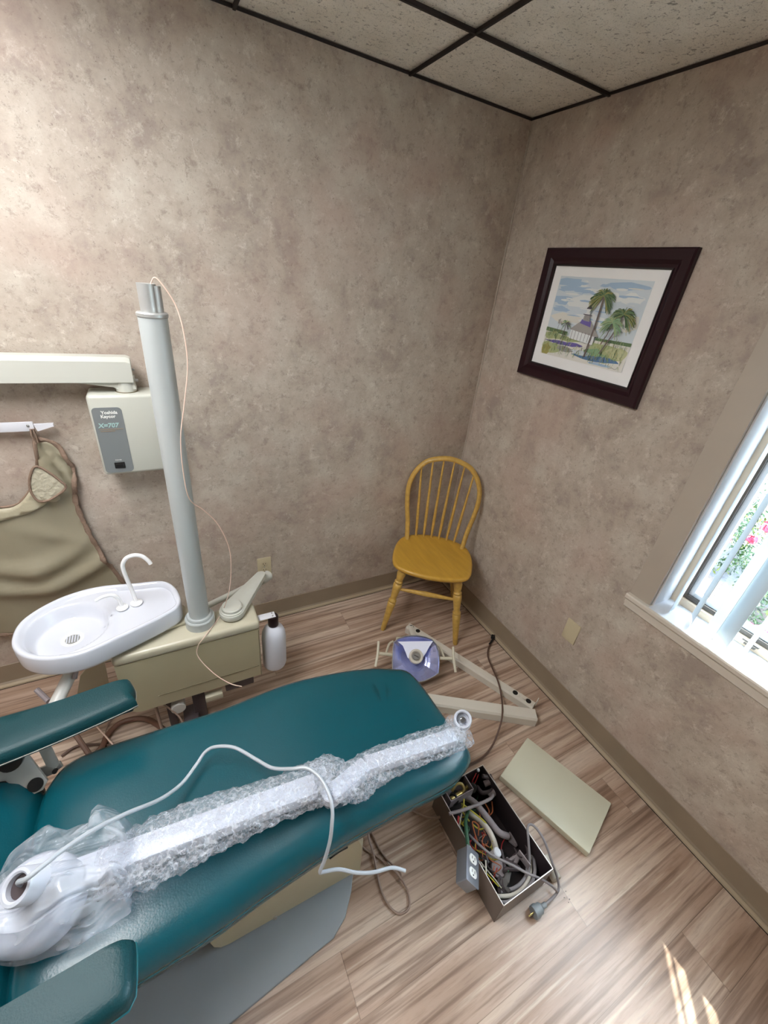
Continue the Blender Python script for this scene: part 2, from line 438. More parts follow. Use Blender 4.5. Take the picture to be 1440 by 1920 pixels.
baseboard('baseboard_right', (0, 0, 0), (0, YF, 0), (-1, 0, 0))
# thin pale caulk seam of the wallpaper in the corner
struct(MB().box((-.003, -.012, H/2+.05), (.002, .004, H-.13)).build('trim_6', 'trimpaint'))

# ------------------------------------------------------------ window
win = bpy.data.objects.new('window_1', None); COL.objects.link(win); win.location = (.1, (wy0+wy1)/2, wz0); struct(win)
b = MB()
for y0, y1, z0, z1 in ((wy0+.083, wy0, wz0-.03, wz1+.083), (wy1, wy1-.083, wz0-.03, wz1+.083), (wy0, wy1, wz1, wz1+.083)):
    b.box((-.008, (y0+y1)/2, (z0+z1)/2), (.016, abs(y0-y1), z1-z0), bev=.003)
b.build('casing', 'trimpaint', win)
b = MB(); y0, y1 = wy0+.085, wy1-.085
prof = [(0, .718), (.010, .718), (.016, .724), (.016, .738), (.022, .742), (.022, .757), (.029, .765), (.036, .771), (.036, .784), (.033, .790), (0, .790)]
b.rings([[Vector((-d, y, z)) for d, z in prof] for y in (y0, y1)])
b.build('stool_moulding', 'stool', win, angle=25)
b = MB()
b.box((.07, wy0-.003, (wz0+wz1)/2), (.138, .006, wz1-wz0)); b.box((.07, wy1+.003, (wz0+wz1)/2), (.138, .006, wz1-wz0))
b.box((.07, (wy0+wy1)/2, wz1-.003), (.138, wy0-wy1-.012, .006)); b.box((.055, (wy0+wy1)/2, wz0-.002), (.17, wy0-wy1-.012, .006))
b.build('jamb_lining', 'white', win)
def rect_frame(x0, x1, ya, yb, za, zb, w, wb=None):
    wb = wb or w; b = MB(); xc, xw = (x0+x1)/2, x1-x0
    b.box((xc, ya-w/2, (za+zb)/2), (xw, w, zb-za), bev=.002); b.box((xc, yb+w/2, (za+zb)/2), (xw, w, zb-za), bev=.002)
    b.box((xc, (ya+yb)/2, za+wb/2), (xw, ya-yb-2*w, wb), bev=.002); b.box((xc, (ya+yb)/2, zb-w/2), (xw, ya-yb-2*w, w), bev=.002)
    return b
ya, yb = wy0-.006, wy1+.006
rect_frame(.112, .14, ya, yb, wz0+.001, wz1-.006, .028, .03).build('frame', 'tanwood', win)
rect_frame(.125, .15, ya-.028, yb+.028, wz0+.031, wz1-.034, .010, .018).build('gasket', 'darkgasket', win)
rect_frame(.135, .16, ya-.038, yb+.038, wz0+.049, wz1-.044, .018).build('sash', 'white', win)
b = MB(); b.box((.148, (wy0+wy1)/2, (wz0+wz1)/2), (.004, wy0-wy1-.12, wz1-wz0-.14)); b.build('pane', 'glass', win)
b = MB()
for y in (-1.47, -1.56):
    b.box((.105, y, wz0+.020), (.012, .035, .008), bev=.002); b.box((.100, y, wz0+.033), (.010, .05, .007), bev=.002)
b.build('sash_lock', 'darkgasket', win)
# vertical blinds: headrail with slats turned edge-on
bl = thing('vertical_blinds', 'white vertical slat blinds hanging open inside the right wall window', 'blinds', (.05, (wy0+wy1)/2, wz1-.05))
MB().box((.045, (wy0+wy1)/2, wz1-.03), (.04, wy0-wy1-.03, .035), bev=.004).build('headrail', 'white', bl)
angs = [80, 64, 54, 38, 71, 62]
ypos = [-1.328, -1.396, -1.462, -1.498, -1.569, -1.652]
for k in range(17):
    y = ypos[k] if k < 6 else -1.652-.082*(k-5)
    a = math.radians(angs[k] if k < len(angs) else random.choice([74, 70, 76, 80]))
    d = Vector((math.sin(a), math.cos(a), 0)); nrm = Vector((math.cos(a), -math.sin(a), 0))
    b = MB(); R = []
    for z in (wz0+.012, wz1-.05):
        ring = []
        for side in (1, -1):
            for i in range(7):
                t = (i/6-.5)*side
                ring.append(Vector((.046, y, z))+d*(t*.082)+nrm*(.004*(1-4*t*t)+.0006*side))
        R.append(ring)
    b.rings(R); b.build('slat', 'slat', bl)

# ------------------------------------------------------------ garden outside
b = MB(); b.box((4.4, -1.5, -.20), (8.4, 9, .1)); struct(b.build('ground', 'paving'))
struct(MB().box((1.35, -1.5, -.14), (2.0, 8, .04)).build('ground_bed', 'mulch'))
def bush(x, y, r, h, label, seed, yellow=.2, flowers=()):
    rnd = random.Random(seed)
    root = thing('flowering_bush', label, 'bush', (x, y, -.14), 'garden bushes')
    for name, mm, cnt, sh in (('foliage', 'leaf', 5200, 0), ('young_leaves', 'leafy', int(4200*yellow), .05)):
        b = MB()
        for _ in range(cnt):
            th = rnd.uniform(0, 2*PI); ph = math.acos(rnd.uniform(-.1, 1)); rr = rnd.uniform(.72, 1)+sh
            lump = 1+.16*math.sin(5*th+seed)*math.sin(4*ph+seed)
            p = Vector((x+r*rr*lump*math.sin(ph)*math.cos(th), y+r*1.25*rr*lump*math.sin(ph)*math.sin(th), -.14+h*rr*lump*max(.05, math.cos(ph))))
            if name == 'young_leaves' and noise.noise(p*4) < -.05: continue
            nn = (p-Vector((x, y, -.1))).normalized()+Vector((rnd.uniform(-.9, .9) for _ in range(3))); nn.normalize()
            u = nn.orthogonal().normalized(); u = Matrix.Rotation(rnd.uniform(0, 6.28), 3, nn) @ u; v = nn.cross(u)
            L = rnd.uniform(.025, .05); W = L*.42
            b._add([p-u*L*.5, p+v*W*.5+nn*.004, p+u*L*.6, p-v*W*.5+nn*.004], [(0, 1, 2), (0, 2, 3)])
        b.build(name, mm, root, smooth=False, flip=False)
    b = MB()
    for k in range(7):
        a = k*.9; b.tube([(x, y, -.13), (x+.3*r*math.cos(a), y+.3*r*math.sin(a), -.13+h*.4), (x+.7*r*math.cos(a), y+.8*r*math.sin(a), -.13+h*.65)], .008, 5, 3)
    b.build('stem', 'mulch', root)
    for (fx, fy, fz, col, fr) in flowers:
        b = MB()
        for k in range(26):
            dd = Vector((rnd.gauss(0, 1), rnd.gauss(0, 1), rnd.gauss(0, 1))).normalized(); p = Vector((fx, fy, fz))+dd*fr*rnd.uniform(.5, 1)
            u = dd.orthogonal().normalized(); v = dd.cross(u); L = fr*.45
            b._add([p-u*L, p-v*L+dd*.004, p+u*L, p+v*L+dd*.004], [(0, 1, 2, 3)])
        b.build('blossom', col, root, smooth=False, flip=False)
bush(2.8, -.12, .6, .82, 'green bush with red blossoms nearest the left side of the window view', 3, .5,
     [(*(2.011,-0.765,0.380), 'petal', .05), (*(1.888,-0.788,0.340), 'petal', .045), (*(2.119,-0.886,0.400), 'petal', .04)])
bush(2.35, -1.42, .42, .62, 'dense dark green bush behind the middle slats of the window', 5, .1, [(*(2.422,-0.846,0.420), 'petal', .05)])
bush(4.3, .75, .55, .45, 'low pale bush at the back of the garden beyond the red blossoms', 11, .1)
b = MB(); rnd = random.Random(4)
for k in range(240):
    a = rnd.uniform(0, 6.28); rr = rnd.uniform(0, 1)**.5; px, py = 1.75+.2*rr*math.cos(a), -1.33+.22*rr*math.sin(a)
    n_ = Vector((rnd.gauss(0, .5), rnd.gauss(0, .5), 1)).normalized(); u = n_.orthogonal().normalized(); v = n_.cross(u); p = Vector((px, py, -.12+.12*(1-rr*rr)+rnd.uniform(0, .03))); L = .02
    b._add([p-u*L, p-v*L, p+u*L, p+v*L], [(0, 1, 2, 3)])
tag(b.build('pink_flower_clump', 'petalp', smooth=False, flip=False), 'low clump of pink flowers on the mulch outside the window', 'flowers')

# ------------------------------------------------------------ framed picture
px = -.001; y0, y1, z0, z1 = -.292, -.921, 1.457, 1.971
pic = thing('framed_picture', 'dark wooden framed watercolour of a lighthouse and palms on the right wall', 'picture', (0, (y0+y1)/2, z0))
b = MB(); W = .058
prof = [(0, 0), (0, .018), (.006, .024), (.035, .020), (.048, .012), (.058, .010), (.058, 0)]
R = []
for cy, cz, sy, sz in ((y0, z0, -1, 1), (y1, z0, 1, 1), (y1, z1, 1, -1), (y0, z1, -1, -1)):
    R.append([Vector((px-d, cy+sy*w, cz+sz*w)) for w, d in prof])
R.append(R[0]); b.rings(R, False, False); b.build('frame', 'mahog', pic, angle=20)
b = MB(); R = []
for cy, cz, sy, sz in ((y0, z0, -1, 1), (y1, z0, 1, 1), (y1, z1, 1, -1), (y0, z1, -1, -1)):
    R.append([Vector((px-d, cy+sy*w, cz+sz*w)) for w, d in [(.0575, .002), (.0575, .013), (.061, .013), (.064, .009), (.064, .002)]])
R.append(R[0]); b.rings(R, False, False); b.build('frame_lip', 'mahogin', pic, angle=20)
MB().box((px-.004, (y0+y1)/2, (z0+z1)/2), (.004, .629-.12, .514-.12)).build('mat_board', 'matboard', pic, smooth=False)
# the print: own palette of paints, thin strokes on the paper
ay0, ay1, az0, az1 = -.395, -.812, 1.565, 1.872
AW, AH = ay0-ay1, az1-az0
paints = ['d3dde4', 'aac3da', 'e4e2da', '6c8460', 'b5bf8e', '7468aa', '46603f', '8a7a68', '5a5560', 'e6eaea', '6484ac', '8fb08a', 'c9cba0', 'a7a4a0', 'a8a060']
PM = []
for i, h in enumerate(paints): PM.append(mat('watercolour_paint_%s' % h, h, .85))
b = MB(); lay = [0]
def P2(x, y): return Vector((px-.0062-lay[0]*.00002, ay0-AW*x, az0+AH*y))
def poly(pts, col): b.mi = col; b._add([P2(*p) for p in pts], [tuple(range(len(pts)))]); lay[0] += 1
def stroke(pts, w, col):
    b.mi = col
    for (xa, ya_), (xb, yb_) in zip(pts, pts[1:]):
        dx, dy = (xb-xa)*AW, (yb_-ya_)*AH; L = math.hypot(dx, dy) or 1; nx, ny = -dy/L*w/AW/2, dx/L*w/AH/2
        b._add([P2(xa+nx, ya_+ny), P2(xa-nx, ya_-ny), P2(xb-nx, yb_-ny), P2(xb+nx, yb_+ny)], [(0, 1, 2, 3)])
    lay[0] += 1
rnd = random.Random(2)
def blob(cx, cy, rx, ry, col, n=14, j=.25):
    poly([(min(.995, max(.005, cx+rx*math.cos(2*PI*k/n)*(1+rnd.uniform(-j, j)))), min(.995, max(.005, cy+ry*math.sin(2*PI*k/n)*(1+rnd.uniform(-j, j))))) for k in range(n)], col)
poly([(0, 0), (1, 0), (1, 1), (0, 1)], 0)
for cx, cy, rx, ry, c in ((.12, .93, .2, .05, 1), (.25, .85, .22, .04, 1), (.1, .72, .14, .05, 1), (.75, .93, .22, .04, 1), (.55, .8, .2, .08, 9), (.35, .72, .2, .07, 9), (.12, .6, .12, .03, 1), (.5, .5, .3, .08, 9), (.85, .8, .12, .06, 9), (.9, .55, .1, .1, 2), (.2, .5, .2, .06, 2)): blob(cx, cy, rx, ry, c)
for k in range(46):
    blob(rnd.uniform(.08, .92), rnd.uniform(.45, .97), rnd.uniform(.04, .12), rnd.uniform(.006, .02), rnd.choice([0, 9, 0, 9, 2, 1]))
poly([(0, .30), (.28, .28), (.28, .34), (0, .36)], 3); poly([(.62, .29), (1, .30), (1, .34), (.62, .33)], 3)
poly([(0, 0), (1, 0), (1, .30), (.6, .30), (.3, .29), (0, .31)], 2)
for cx, cy, rx, ry, c in ((.12, .26, .12, .05, 4), (.3, .25, .14, .03, 4), (.25, .19, .2, .025, 5), (.4, .20, .12, .018, 5), (.1, .1, .13, .08, 4), (.06, .07, .06, .08, 14), (.75, .17, .2, .10, 4), (.65, .14, .13, .06, 11), (.9, .2, .12, .07, 12), (.62, .08, .2, .03, 10), (.8, .10, .14, .03, 10), (.5, .12, .12, .03, 0), (.75, .03, .15, .015, 1), (.3, .12, .12, .03, 13)): blob(cx, cy, rx, ry, c)
for k in range(420):
    x = rnd.uniform(.01, .97); y = rnd.uniform(.02, .32); 
    if .35 < x < .62 and .18 < y < .4: continue
    L = rnd.uniform(.02, .06); dx = rnd.uniform(-.012, .012)
    stroke([(x, y), (min(.99, max(.01, x+dx)), y+L)], rnd.uniform(.0008, .002), rnd.choice([3, 4, 6, 11, 14, 3, 4]))
# lighthouse: low house with hipped roof and lantern
poly([(.33, .27), (.62, .24), (.62, .37), (.33, .39)], 9); poly([(.31, .38), (.62, .34), (.66, .35), (.54, .49), (.42, .50)], 13); poly([(.41, .47), (.54, .44), (.53, .51), (.42, .52)], 5)
for k in range(7): stroke([(.35+.04*k, .26), (.35+.04*k, .37)], .0016, 8)
poly([(.43, .51), (.51, .50), (.50, .58), (.44, .58)], 13); stroke([(.42, .58), (.52, .575)], .003, 8); poly([(.445, .585), (.495, .585), (.49, .65), (.45, .65)], 9); stroke([(.44, .65), (.50, .65)], .003, 8); poly([(.44, .655), (.50, .655), (.47, .70)], 8); stroke([(.47, .70), (.47, .74)], .0014, 8)
for k in range(5): stroke([(.435+.016*k, .51), (.437+.015*k, .57)], .0011, 8)
def palm(x0, y0, x1, y1, w, r, n, cols=(3, 6, 14, 3)):
    stroke([(x0, y0), ((x0+x1)/2+.01, (y0+y1)/2), (x1, y1)], w, 8)
    stroke([(x0, y0), ((x0+x1)/2+.012, (y0+y1)/2), (x1, y1)], w*.4, 7)
    for k in range(n):
        a = rnd.uniform(-.9, PI+.9); rr = r*rnd.uniform(.6, 1.05); pts = []
        for t in (0, .4, .75, 1): pts.append((x1+rr*t*math.cos(a), y1+rr*1.25*(t*math.sin(a)-.55*t*t)+r*.12))
        stroke([(min(.995, max(.005, p[0])), min(.995, max(.005, p[1]))) for p in pts], rnd.uniform(.0014, .003), rnd.choice(cols))
palm(.57, .08, .585, .80, .007, .135, 150); palm(.73, .16, .85, .62, .0055, .135, 140); palm(.72, .27, .77, .52, .004, .12, 95, (11, 3, 11, 4)); palm(.25, .24, .265, .44, .003, .065, 40, (11, 3, 4, 8))
stroke([(.175, .33), (.185, .47)], .0015, 8); poly([(.16, .47), (.19, .49), (.185, .43), (.165, .42)], 13)
stroke([(.88, .02), (.92, .035), (.95, .025), (.97, .04)], .001, 8)
o = b.build('watercolour_print', PM, pic, smooth=False, flip=False)

# ------------------------------------------------------------ wall plates
def plate(name, label, o, u, n, w, h, socket):
    o, u, n = Vector(o), Vector(u), Vector(n); v = Vector((0, 0, 1)); root = thing(name, label, 'outlet' if socket else 'wall plate', o-v*h/2)
    MB().prism(rrect(-w/2, w/2, -h/2, h/2, .003), o, u, v, n, .006, .002).build('plate', 'ivory', root)
    if socket:
        for s in (-1, 1):
            MB().prism([(.0165*math.cos(a)*1.0, max(-.013, min(.013, .0165*math.sin(a)))+s*.0195) for a in [2*PI*k/20 for k in range(20)]], o+n*.006, u, v, n, .002).build('receptacle', 'ivory', root)
            b = MB()
            for dx, hh in ((-.006, .008), (.006, .0065)): b.box(o+n*.0082+u*dx+v*(s*.0195+.003), (.0016*abs(u.x)+.001, .0012, hh) if abs(n.y) > .5 else (.001, .0016, hh))
            b.cyl(o+n*.0078+v*(s*.0195-.007), o+n*.0086+v*(s*.0195-.007), .0024, 10); b.build('slot', 'ivorydk', root)
        b = MB(); b.cyl(o+n*.006, o+n*.0085, .003, 12); b.build('screw', 'steel', root)
    else:
        for s in (-1, 1): MB().cyl(o+n*.006+v*s*.042, o+n*.0078+v*s*.042, .0026, 12).build('screw', 'ivory', root)
plate('wall_outlet', 'beige duplex outlet low on the back wall behind the swivel arm', (-1.211, 0, .368), (1, 0, 0), (0, -1, 0), .073, .118, True)
plate('blank_wall_plate', 'beige blank plate low on the right wall below the picture', (0, -1.034, .415), (0, -1, 0), (-1, 0, 0), .072, .117, False)

# ------------------------------------------------------------ windsor chair in the corner
cc = Vector((-.325, -.305, 0)); F = Vector((-.6, -.8, 0)); Rr = Vector((.8, -.6, 0)); SZ = .45
ch = thing('windsor_chair', 'golden oak hoop back chair with turned legs standing in the room corner', 'chair', cc)
def L3(x, y, z): return cc+Rr*x+F*y+Vector((0, 0, z))
seat = [(-.205, .16), (-.225, .05), (-.218, -.06), (-.185, -.14), (-.10, -.19), (0, -.205), (.10, -.19), (.185, -.14), (.218, -.06), (.225, .05), (.205, .16), (.13, .205), (0, .222), (-.13, .205)]
O = resample(catmull([(p[0], p[1], 0) for p in seat], 6, True), 72)
b = MB(); R = []
for k, z in ((.86, SZ-.034), (.95, SZ-.030), (.992, SZ-.018), (1, SZ-.010), (.985, SZ-.003), (.96, SZ), (.9, SZ), (.8, SZ-.002), (.6, SZ-.007), (.35, SZ-.009), (.1, SZ-.007), (.01, SZ-.006)):
    R.append([L3(p.x*k, p.y*k, z) for p in O])
b.rings(R); b.build('seat', 'oakseat', ch, angle=60)
def turned(a, c, prof, name, seg=16):
    a, c = Vector(a), Vector(c); b = MB(); b.lathe([(r, t*(c-a).length) for t, r in prof], a, c-a, seg); return b.build(name, 'oak', ch, angle=60)
lp = [(0, .0125), (.02, .0145), (.10, .0155), (.25, .0185), (.40, .0225), (.45, .0235), (.462, .0175), (.472, .0225), (.50, .0225), (.512, .0165), (.53, .0175), (.56, .0185), (.62, .021), (.70, .0245), (.742, .0245), (.754, .0175), (.766, .0235), (.785, .0235), (.797, .0175), (.83, .0205), (.90, .025), (.95, .022), (1, .017)]
tops = [(-.15, .14), (.15, .14), (-.12, -.12), (.12, -.12)]; feet = [(-.213, .205), (.213, .205), (-.19, -.215), (.19, -.215)]
for t, f in zip(tops, feet): turned(L3(*f, 0), L3(*t, SZ-.025), lp, 'leg')
def on(i, z): s = z/(SZ-.025); t, f = tops[i], feet[i]; return L3(f[0]+(t[0]-f[0])*s, f[1]+(t[1]-f[1])*s, z)
sp = [(0, .007), (.12, .009), (.3, .012), (.45, .0145), (.5, .0155), (.55, .0145), (.7, .012), (.88, .009), (1, .007)]
turned(on(0, .285), on(1, .285), sp, 'stretcher', 12); turned(on(0, .20), on(2, .20), sp, 'stretcher', 12); turned(on(1, .20), on(3, .20), sp, 'stretcher', 12); turned(on(2, .285), on(3, .285), sp, 'stretcher', 12)
def back_y(z): return -.135-.095*(z-SZ)/.5
def hoop(t):   # t 0..1 along the bow
    a = PI*t; return None
hp = [(-.165, .0), (-.178, .10), (-.196, .20), (-.205, .29), (-.195, .365), (-.160, .435), (-.105, .482), (0, .506), (.105, .482), (.160, .435), (.195, .365), (.205, .29), (.196, .20), (.178, .10), (.165, .0)]
hp3 = [L3(x, back_y(SZ+z)-.0+(.02 if z < .05 else 0), SZ-.01+z) for x, z in hp]
b = MB(); b.tube(hp3, .0128, 12, 6, flat=(1, 1.3)); b.build('bow', 'oak', ch, angle=60)
HP = catmull([(x, z, 0) for x, z in hp], 10)
for k in range(6):
    xb = -.115+.046*k; xt = -.150+.060*k
    zt = max(p.y for p in HP if abs(p.x-xt) < .012 and p.y > .2)
    yb_ = -.165-.012*(1-(xb/.115)**2)
    turned(L3(xb, yb_, SZ-.008), L3(xt, back_y(SZ+zt), SZ-.012+zt), [(0, .0060), (.15, .0085), (.28, .0092), (.5, .0078), (.8, .0062), (1, .0052)], 'spindle', 10)
for p in (hp3[0], hp3[-1]): pass

# ------------------------------------------------------------ x-ray control box, arm, apron rail and apron on the back wall
xb = thing('xray_control_box', 'off-white wall mounted x-ray control box with grey panel behind the grey pole', 'control box', (-1.69, -.06, 1.032))
MB().box((-1.69, -.0605, 1.183), (.235, .119, .302), bev=.012, seg=3).build('housing', 'putty', xb)
pan = [(-1.798, 1.291), (-1.708, 1.291), (-1.708, 1.043), (-1.798, 1.043)]
pan = rrect(-1.800, -1.7085, 1.042, 1.291, .014)
MB().prism(pan, (0, -.1195, 0), (1, 0, 0), (0, 0, 1), (0, -1, 0), .0015).build('control_panel', 'panelgrey', xb)
pn = xb.children[-1]
text_mesh('Yoshida', .0155, (-1.748, -.1215, 1.268), (1, 0, 0), (0, 0, 1), (0, -1, 0), 'whitetext', 'maker_lettering', pn, bold=.0004)
text_mesh('Kaycor', .0155, (-1.754, -.1215, 1.254), (1, 0, 0), (0, 0, 1), (0, -1, 0), 'whitetext', 'maker_lettering', pn, bold=.0004)
text_mesh('X=707', .022, (-1.759, -.1215, 1.219), (1, 0, 0), (0, 0, 1), (0, -1, 0), 'tealtext', 'model_lettering', pn, bold=.0006, shear=.15)
b = MB(); b.box((-1.752, -.1215, 1.212), (.074, .001, .0022)); b.box((-1.764, -.1215, 1.205), (.046, .001, .0028)); b.build('panel_line', 'base', pn)
text_mesh('POWER', .006, (-1.752, -.1215, 1.090), (1, 0, 0), (0, 0, 1), (0, -1, 0), 'whitetext', 'switch_lettering', pn)
b = MB(); b.box((-1.751, -.1225, 1.071), (.034, .004, .024), bev=.002); b.box((-1.751, -.125, 1.071), (.024, .004, .014), bev=.002); b.build('power_switch', 'black', pn)
MB().cyl((-1.684, -.064, 1.3305), (-1.684, -.064, 1.3365), .036, 28).build('pivot_seat', 'beigedk', xb)

ar = thing('wall_boom', 'long off-white horizontal arm along the back wall above the control box', 'arm', (-2.3, -.065, 1.33))
b = MB(); prof = [(-.10, 1.372), (-.10, 1.442), (-.088, 1.456), (-.042, 1.456), (-.03, 1.442), (-.03, 1.372)]
b.rings([[Vector((x, y, z)) for y, z in [(q[0], q[1]-dz) for q in prof]] for x, dz in ((XL+.01, 0), (-1.668, 0))] + [[Vector((-1.655 + .0*q[1], q[0]*.96-.002, q[1]-(.006 if q[1] > 1.4 else 0))) for q in prof]])
b.build('boom', 'offwhite', ar, angle=30)
b = MB(); b.prism([(-1.86, 1.374), (-1.655, 1.374), (-1.650, 1.345), (-1.71, 1.345), (-1.72, 1.352)], (0, -.088, 0), (1, 0, 0), (0, 0, 1), (0, 1, 0), .046, .002); b.build('gusset', 'offwhite', ar)
MB().cyl((-1.684, -.064, 1.3365), (-1.684, -.064, 1.392), .033, 28).build('knuckle', 'offwhite', ar)
MB().cyl((-1.657, -.064, 1.41), (-1.647, -.064, 1.41), .004, 12).build('set_screw', 'steel', ar); MB().cyl((-1.657, -.064, 1.372), (-1.641, -.064, 1.372), .005, 12).build('set_screw', 'steel', ar)

rl = thing('apron_rail', 'white metal wall rail with folding end tab holding the apron', 'rail', (-2.2, -.02, 1.19))
b = MB(); b.box((-2.35, -.035, 1.208), (.722, .008, .033), bev=.001); b.build('bar', 'railw', rl)
b = MB(); b.box((-2.35, -.015, 1.208), (.05, .03, .03)); b.build('wall_bracket', 'railw', rl)
b = MB(); b.prism([(-1.988, 1.216), (-1.934, 1.217), (-1.935, 1.205), (-1.982, 1.190)], (0, -.042, 0), (1, 0, 0), (0, 0, 1), (0, 1, 0), .012, .001); b.box((-1.9335, -.036, 1.211), (.004, .014, .011)); b.build('end_tab', 'railw', rl)
b = MB(); b.lathe([(.0045, 0), (.004, .003), (0, .005)], (-2.004, -.039, 1.212), (0, -1, 0), 12); b.build('rivet', 'steel', rl)

def relief(outline, fy, step, name, m, parent, thick=.004, holes=()):
    """cloth panel facing -y: outline in (x, z), fy(x, z) -> distance in front of wall"""
    P = resample(catmull([(p[0], p[1], 0) for p in outline], 5, True), max(60, int(sum((Vector(a)-Vector(bb)).length for a, bb in zip(outline, outline[1:]+outline[:1]))/step)))
    pts = [Vector((p.x, p.y)) for p in P]; n = len(pts); rn = random.Random(1)
    xs_ = [p.x for p in pts]; zs_ = [p.y for p in pts]; inner = []
    def inside(x, z):
        c = False
        for i in range(n):
            a, bb = pts[i], pts[i-1]
            if (a.y > z) != (bb.y > z) and x < (bb.x-a.x)*(z-a.y)/(bb.y-a.y)+a.x: c = not c
        return c
    x = min(xs_)
    while x < max(xs_):
        z = min(zs_)
        while z < max(zs_):
            q = (x+rn.uniform(-.2, .2)*step, z+rn.uniform(-.2, .2)*step)
            if inside(*q) and min((Vector(q)-p).length_squared for p in pts) > (step*.5)**2: inner.append(Vector(q))
            z += step
        x += step
    vs, es, fs, *_ = delaunay_2d_cdt(pts+inner, [(i, (i+1) % n) for i in range(n)], [], 1, 1e-6)
    b = MB(); b._add([(v.x, -fy(v.x, v.y), v.y) for v in vs], [tuple(f) for f in fs])
    o = b.build(name, m, parent, angle=180, flip=False)
    sm = o.modifiers.new('thickness', 'SOLIDIFY'); sm.thickness = thick; sm.offset = 0
    return o, P
ap = thing('lead_apron', 'khaki vinyl lead apron hanging from the white rail on the back wall', 'apron', (-2.15, -.04, .33))
body = [(-2.001, 1.150), (-1.975, 1.152), (-1.948, 1.136), (-1.928, 1.085), (-1.918, 1.02), (-1.926, .955), (-1.937, .90), (-1.935, .835), (-1.918, .714), (-1.892, .60), (-1.855, .47), (-1.835, .34), (-1.95, .315), (-2.2, .305), (-2.45, .315), (-2.50, .34), (-2.46, .6), (-2.42, .84), (-2.40, .95), (-2.41, 1.05), (-2.36, 1.15), (-2.34, 1.15), (-2.32, 1.04), (-2.26, .945), (-2.17, .915), (-2.11, .915), (-2.06, .965), (-2.022, 1.04), (-2.008, 1.10)]
def fold(x, z):
    d = .035+.012*math.sin((x+2.2)*9+z*2)
    # hanging swags below the chest and fan pleats under the shoulder
    q = (z-.62)-((x+2.13)**2)*2.2; d += .034*math.exp(-(q/.040)**2)*max(0, 1-abs(x+2.13)/.25)
    q = (z-.52)-((x+2.13)**2)*1.6; d += .026*math.exp(-(q/.032)**2)
    q = (z-.74)+(x+2.0)*.5; d += .01*math.exp(-(q/.03)**2)*max(0, 1-abs(x+2.05)/.14)
    if z > .9 and x > -2.03:
        a = math.atan2(z-1.18, x+2.01); d += .014*math.sin(a*20)*min(1, (1.16-z)*8)
    d += .006*math.sin(x*31+z*7)*max(0, min(1, (.9-z)*3))
    return max(.012, d)
bo, P = relief(body, fold, .017, 'apron_body', 'apron', ap)
b = MB(); b.tube([(p.x, -fold(p.x, p.y)-.001, p.y) for p in P], [.0085+.0028*math.sin(i*1.9)*math.sin(i*.37+1) for i in range(len(P))], 8, 1, closed=True, smooth=False, flat=(1.1, .6)); b.build('binding', 'piping', ap, angle=180)
# folded-back facing along the neckline and stitched patch
facing = [(-2.022, 1.02), (-2.06, .965), (-2.11, .915), (-2.17, .912), (-2.26, .94), (-2.26, .90), (-2.19, .865), (-2.10, .873), (-2.02, .905), (-1.975, .93)]
relief(facing, lambda x, z: fold(x, z)+.009+.003*math.sin(x*60), .014, 'neck_facing', 'apronlt', ap)
pt_ = [(-2.014,-0.050,1.070)[::2], (-2.039,-0.050,1.032)[::2], (-2.051,-0.050,0.979)[::2], (-2.041,-0.050,0.935)[::2], (-2.016,-0.050,0.929)[::2], (-1.979,-0.050,0.947)[::2], (-1.945,-0.050,0.977)[::2], (-1.957,-0.050,1.007)[::2], (-1.985,-0.050,1.048)[::2]]
pt_ = [(float(a), float(c)) for a, c in pt_]
po, PP = relief(pt_, lambda x, z: .066+.002*math.sin(x*190)*math.sin(z*170), .008, 'stitched_patch', 'patch', ap, .004)
b = MB(); b.tube([(p.x, -.0685, p.y) for p in PP], .0045, 8, 1, closed=True, smooth=False); b.build('patch_binding', 'piping', ap, angle=180)
b = MB(); b.tube([(-1.998, -.044, 1.20), (-2.0, -.046, 1.175), (-1.995, -.044, 1.148)], .004, 6, 4, flat=(1, 2)); b.tube([(-1.992, -.040, 1.20), (-1.990, -.040, 1.175), (-1.99, -.042, 1.148)], .003, 6, 4, flat=(1, 2)); b.build('hanging_loop', 'piping', ap)

# ------------------------------------------------------------ cuspidor / delivery unit between the chair and back wall
un = thing('cuspidor_unit', 'beige dental cuspidor cabinet with tall pole and swivel arm beside the back wall', 'dental unit', (-1.61, -.48, .0))
x0, x1, y0, y1, zb, zt = -1.868, -1.355, -.553, -.425, .20, .52
b = MB(); P = rrect(x0, x1, zb, zt-.042, .001)
P = [(x1, zb), (x1, zt-.043), (x0, zt-.043), (x0, zb+.05)]+[(x0+.05-.05*math.cos(a), zb+.05-.05*math.sin(a)) for a in [PI/2*k/6 for k in range(1, 7)]]
b.prism(P, (0, y0+.003, 0), (1, 0, 0), (0, 0, 1), (0, 1, 0), y1-y0-.006, .003); cab = b.build('cabinet', 'beige', un)
b = MB(); b.box(((x0+x1)/2, (y0+y1)/2, zt-.021), (x1-x0+.006, y1-y0+.006, .042), bev=.014, seg=4); b.build('lid', 'beigelid', un)
b = MB(); b.box(((x0+x1)/2+.05, y0+.0025, .262), (x1-x0-.12, .003, .0022)); b.box((x1-.004, y0+.0025, .335), (.002, .003, .27)); b.build('seam', 'beigedk', cab)
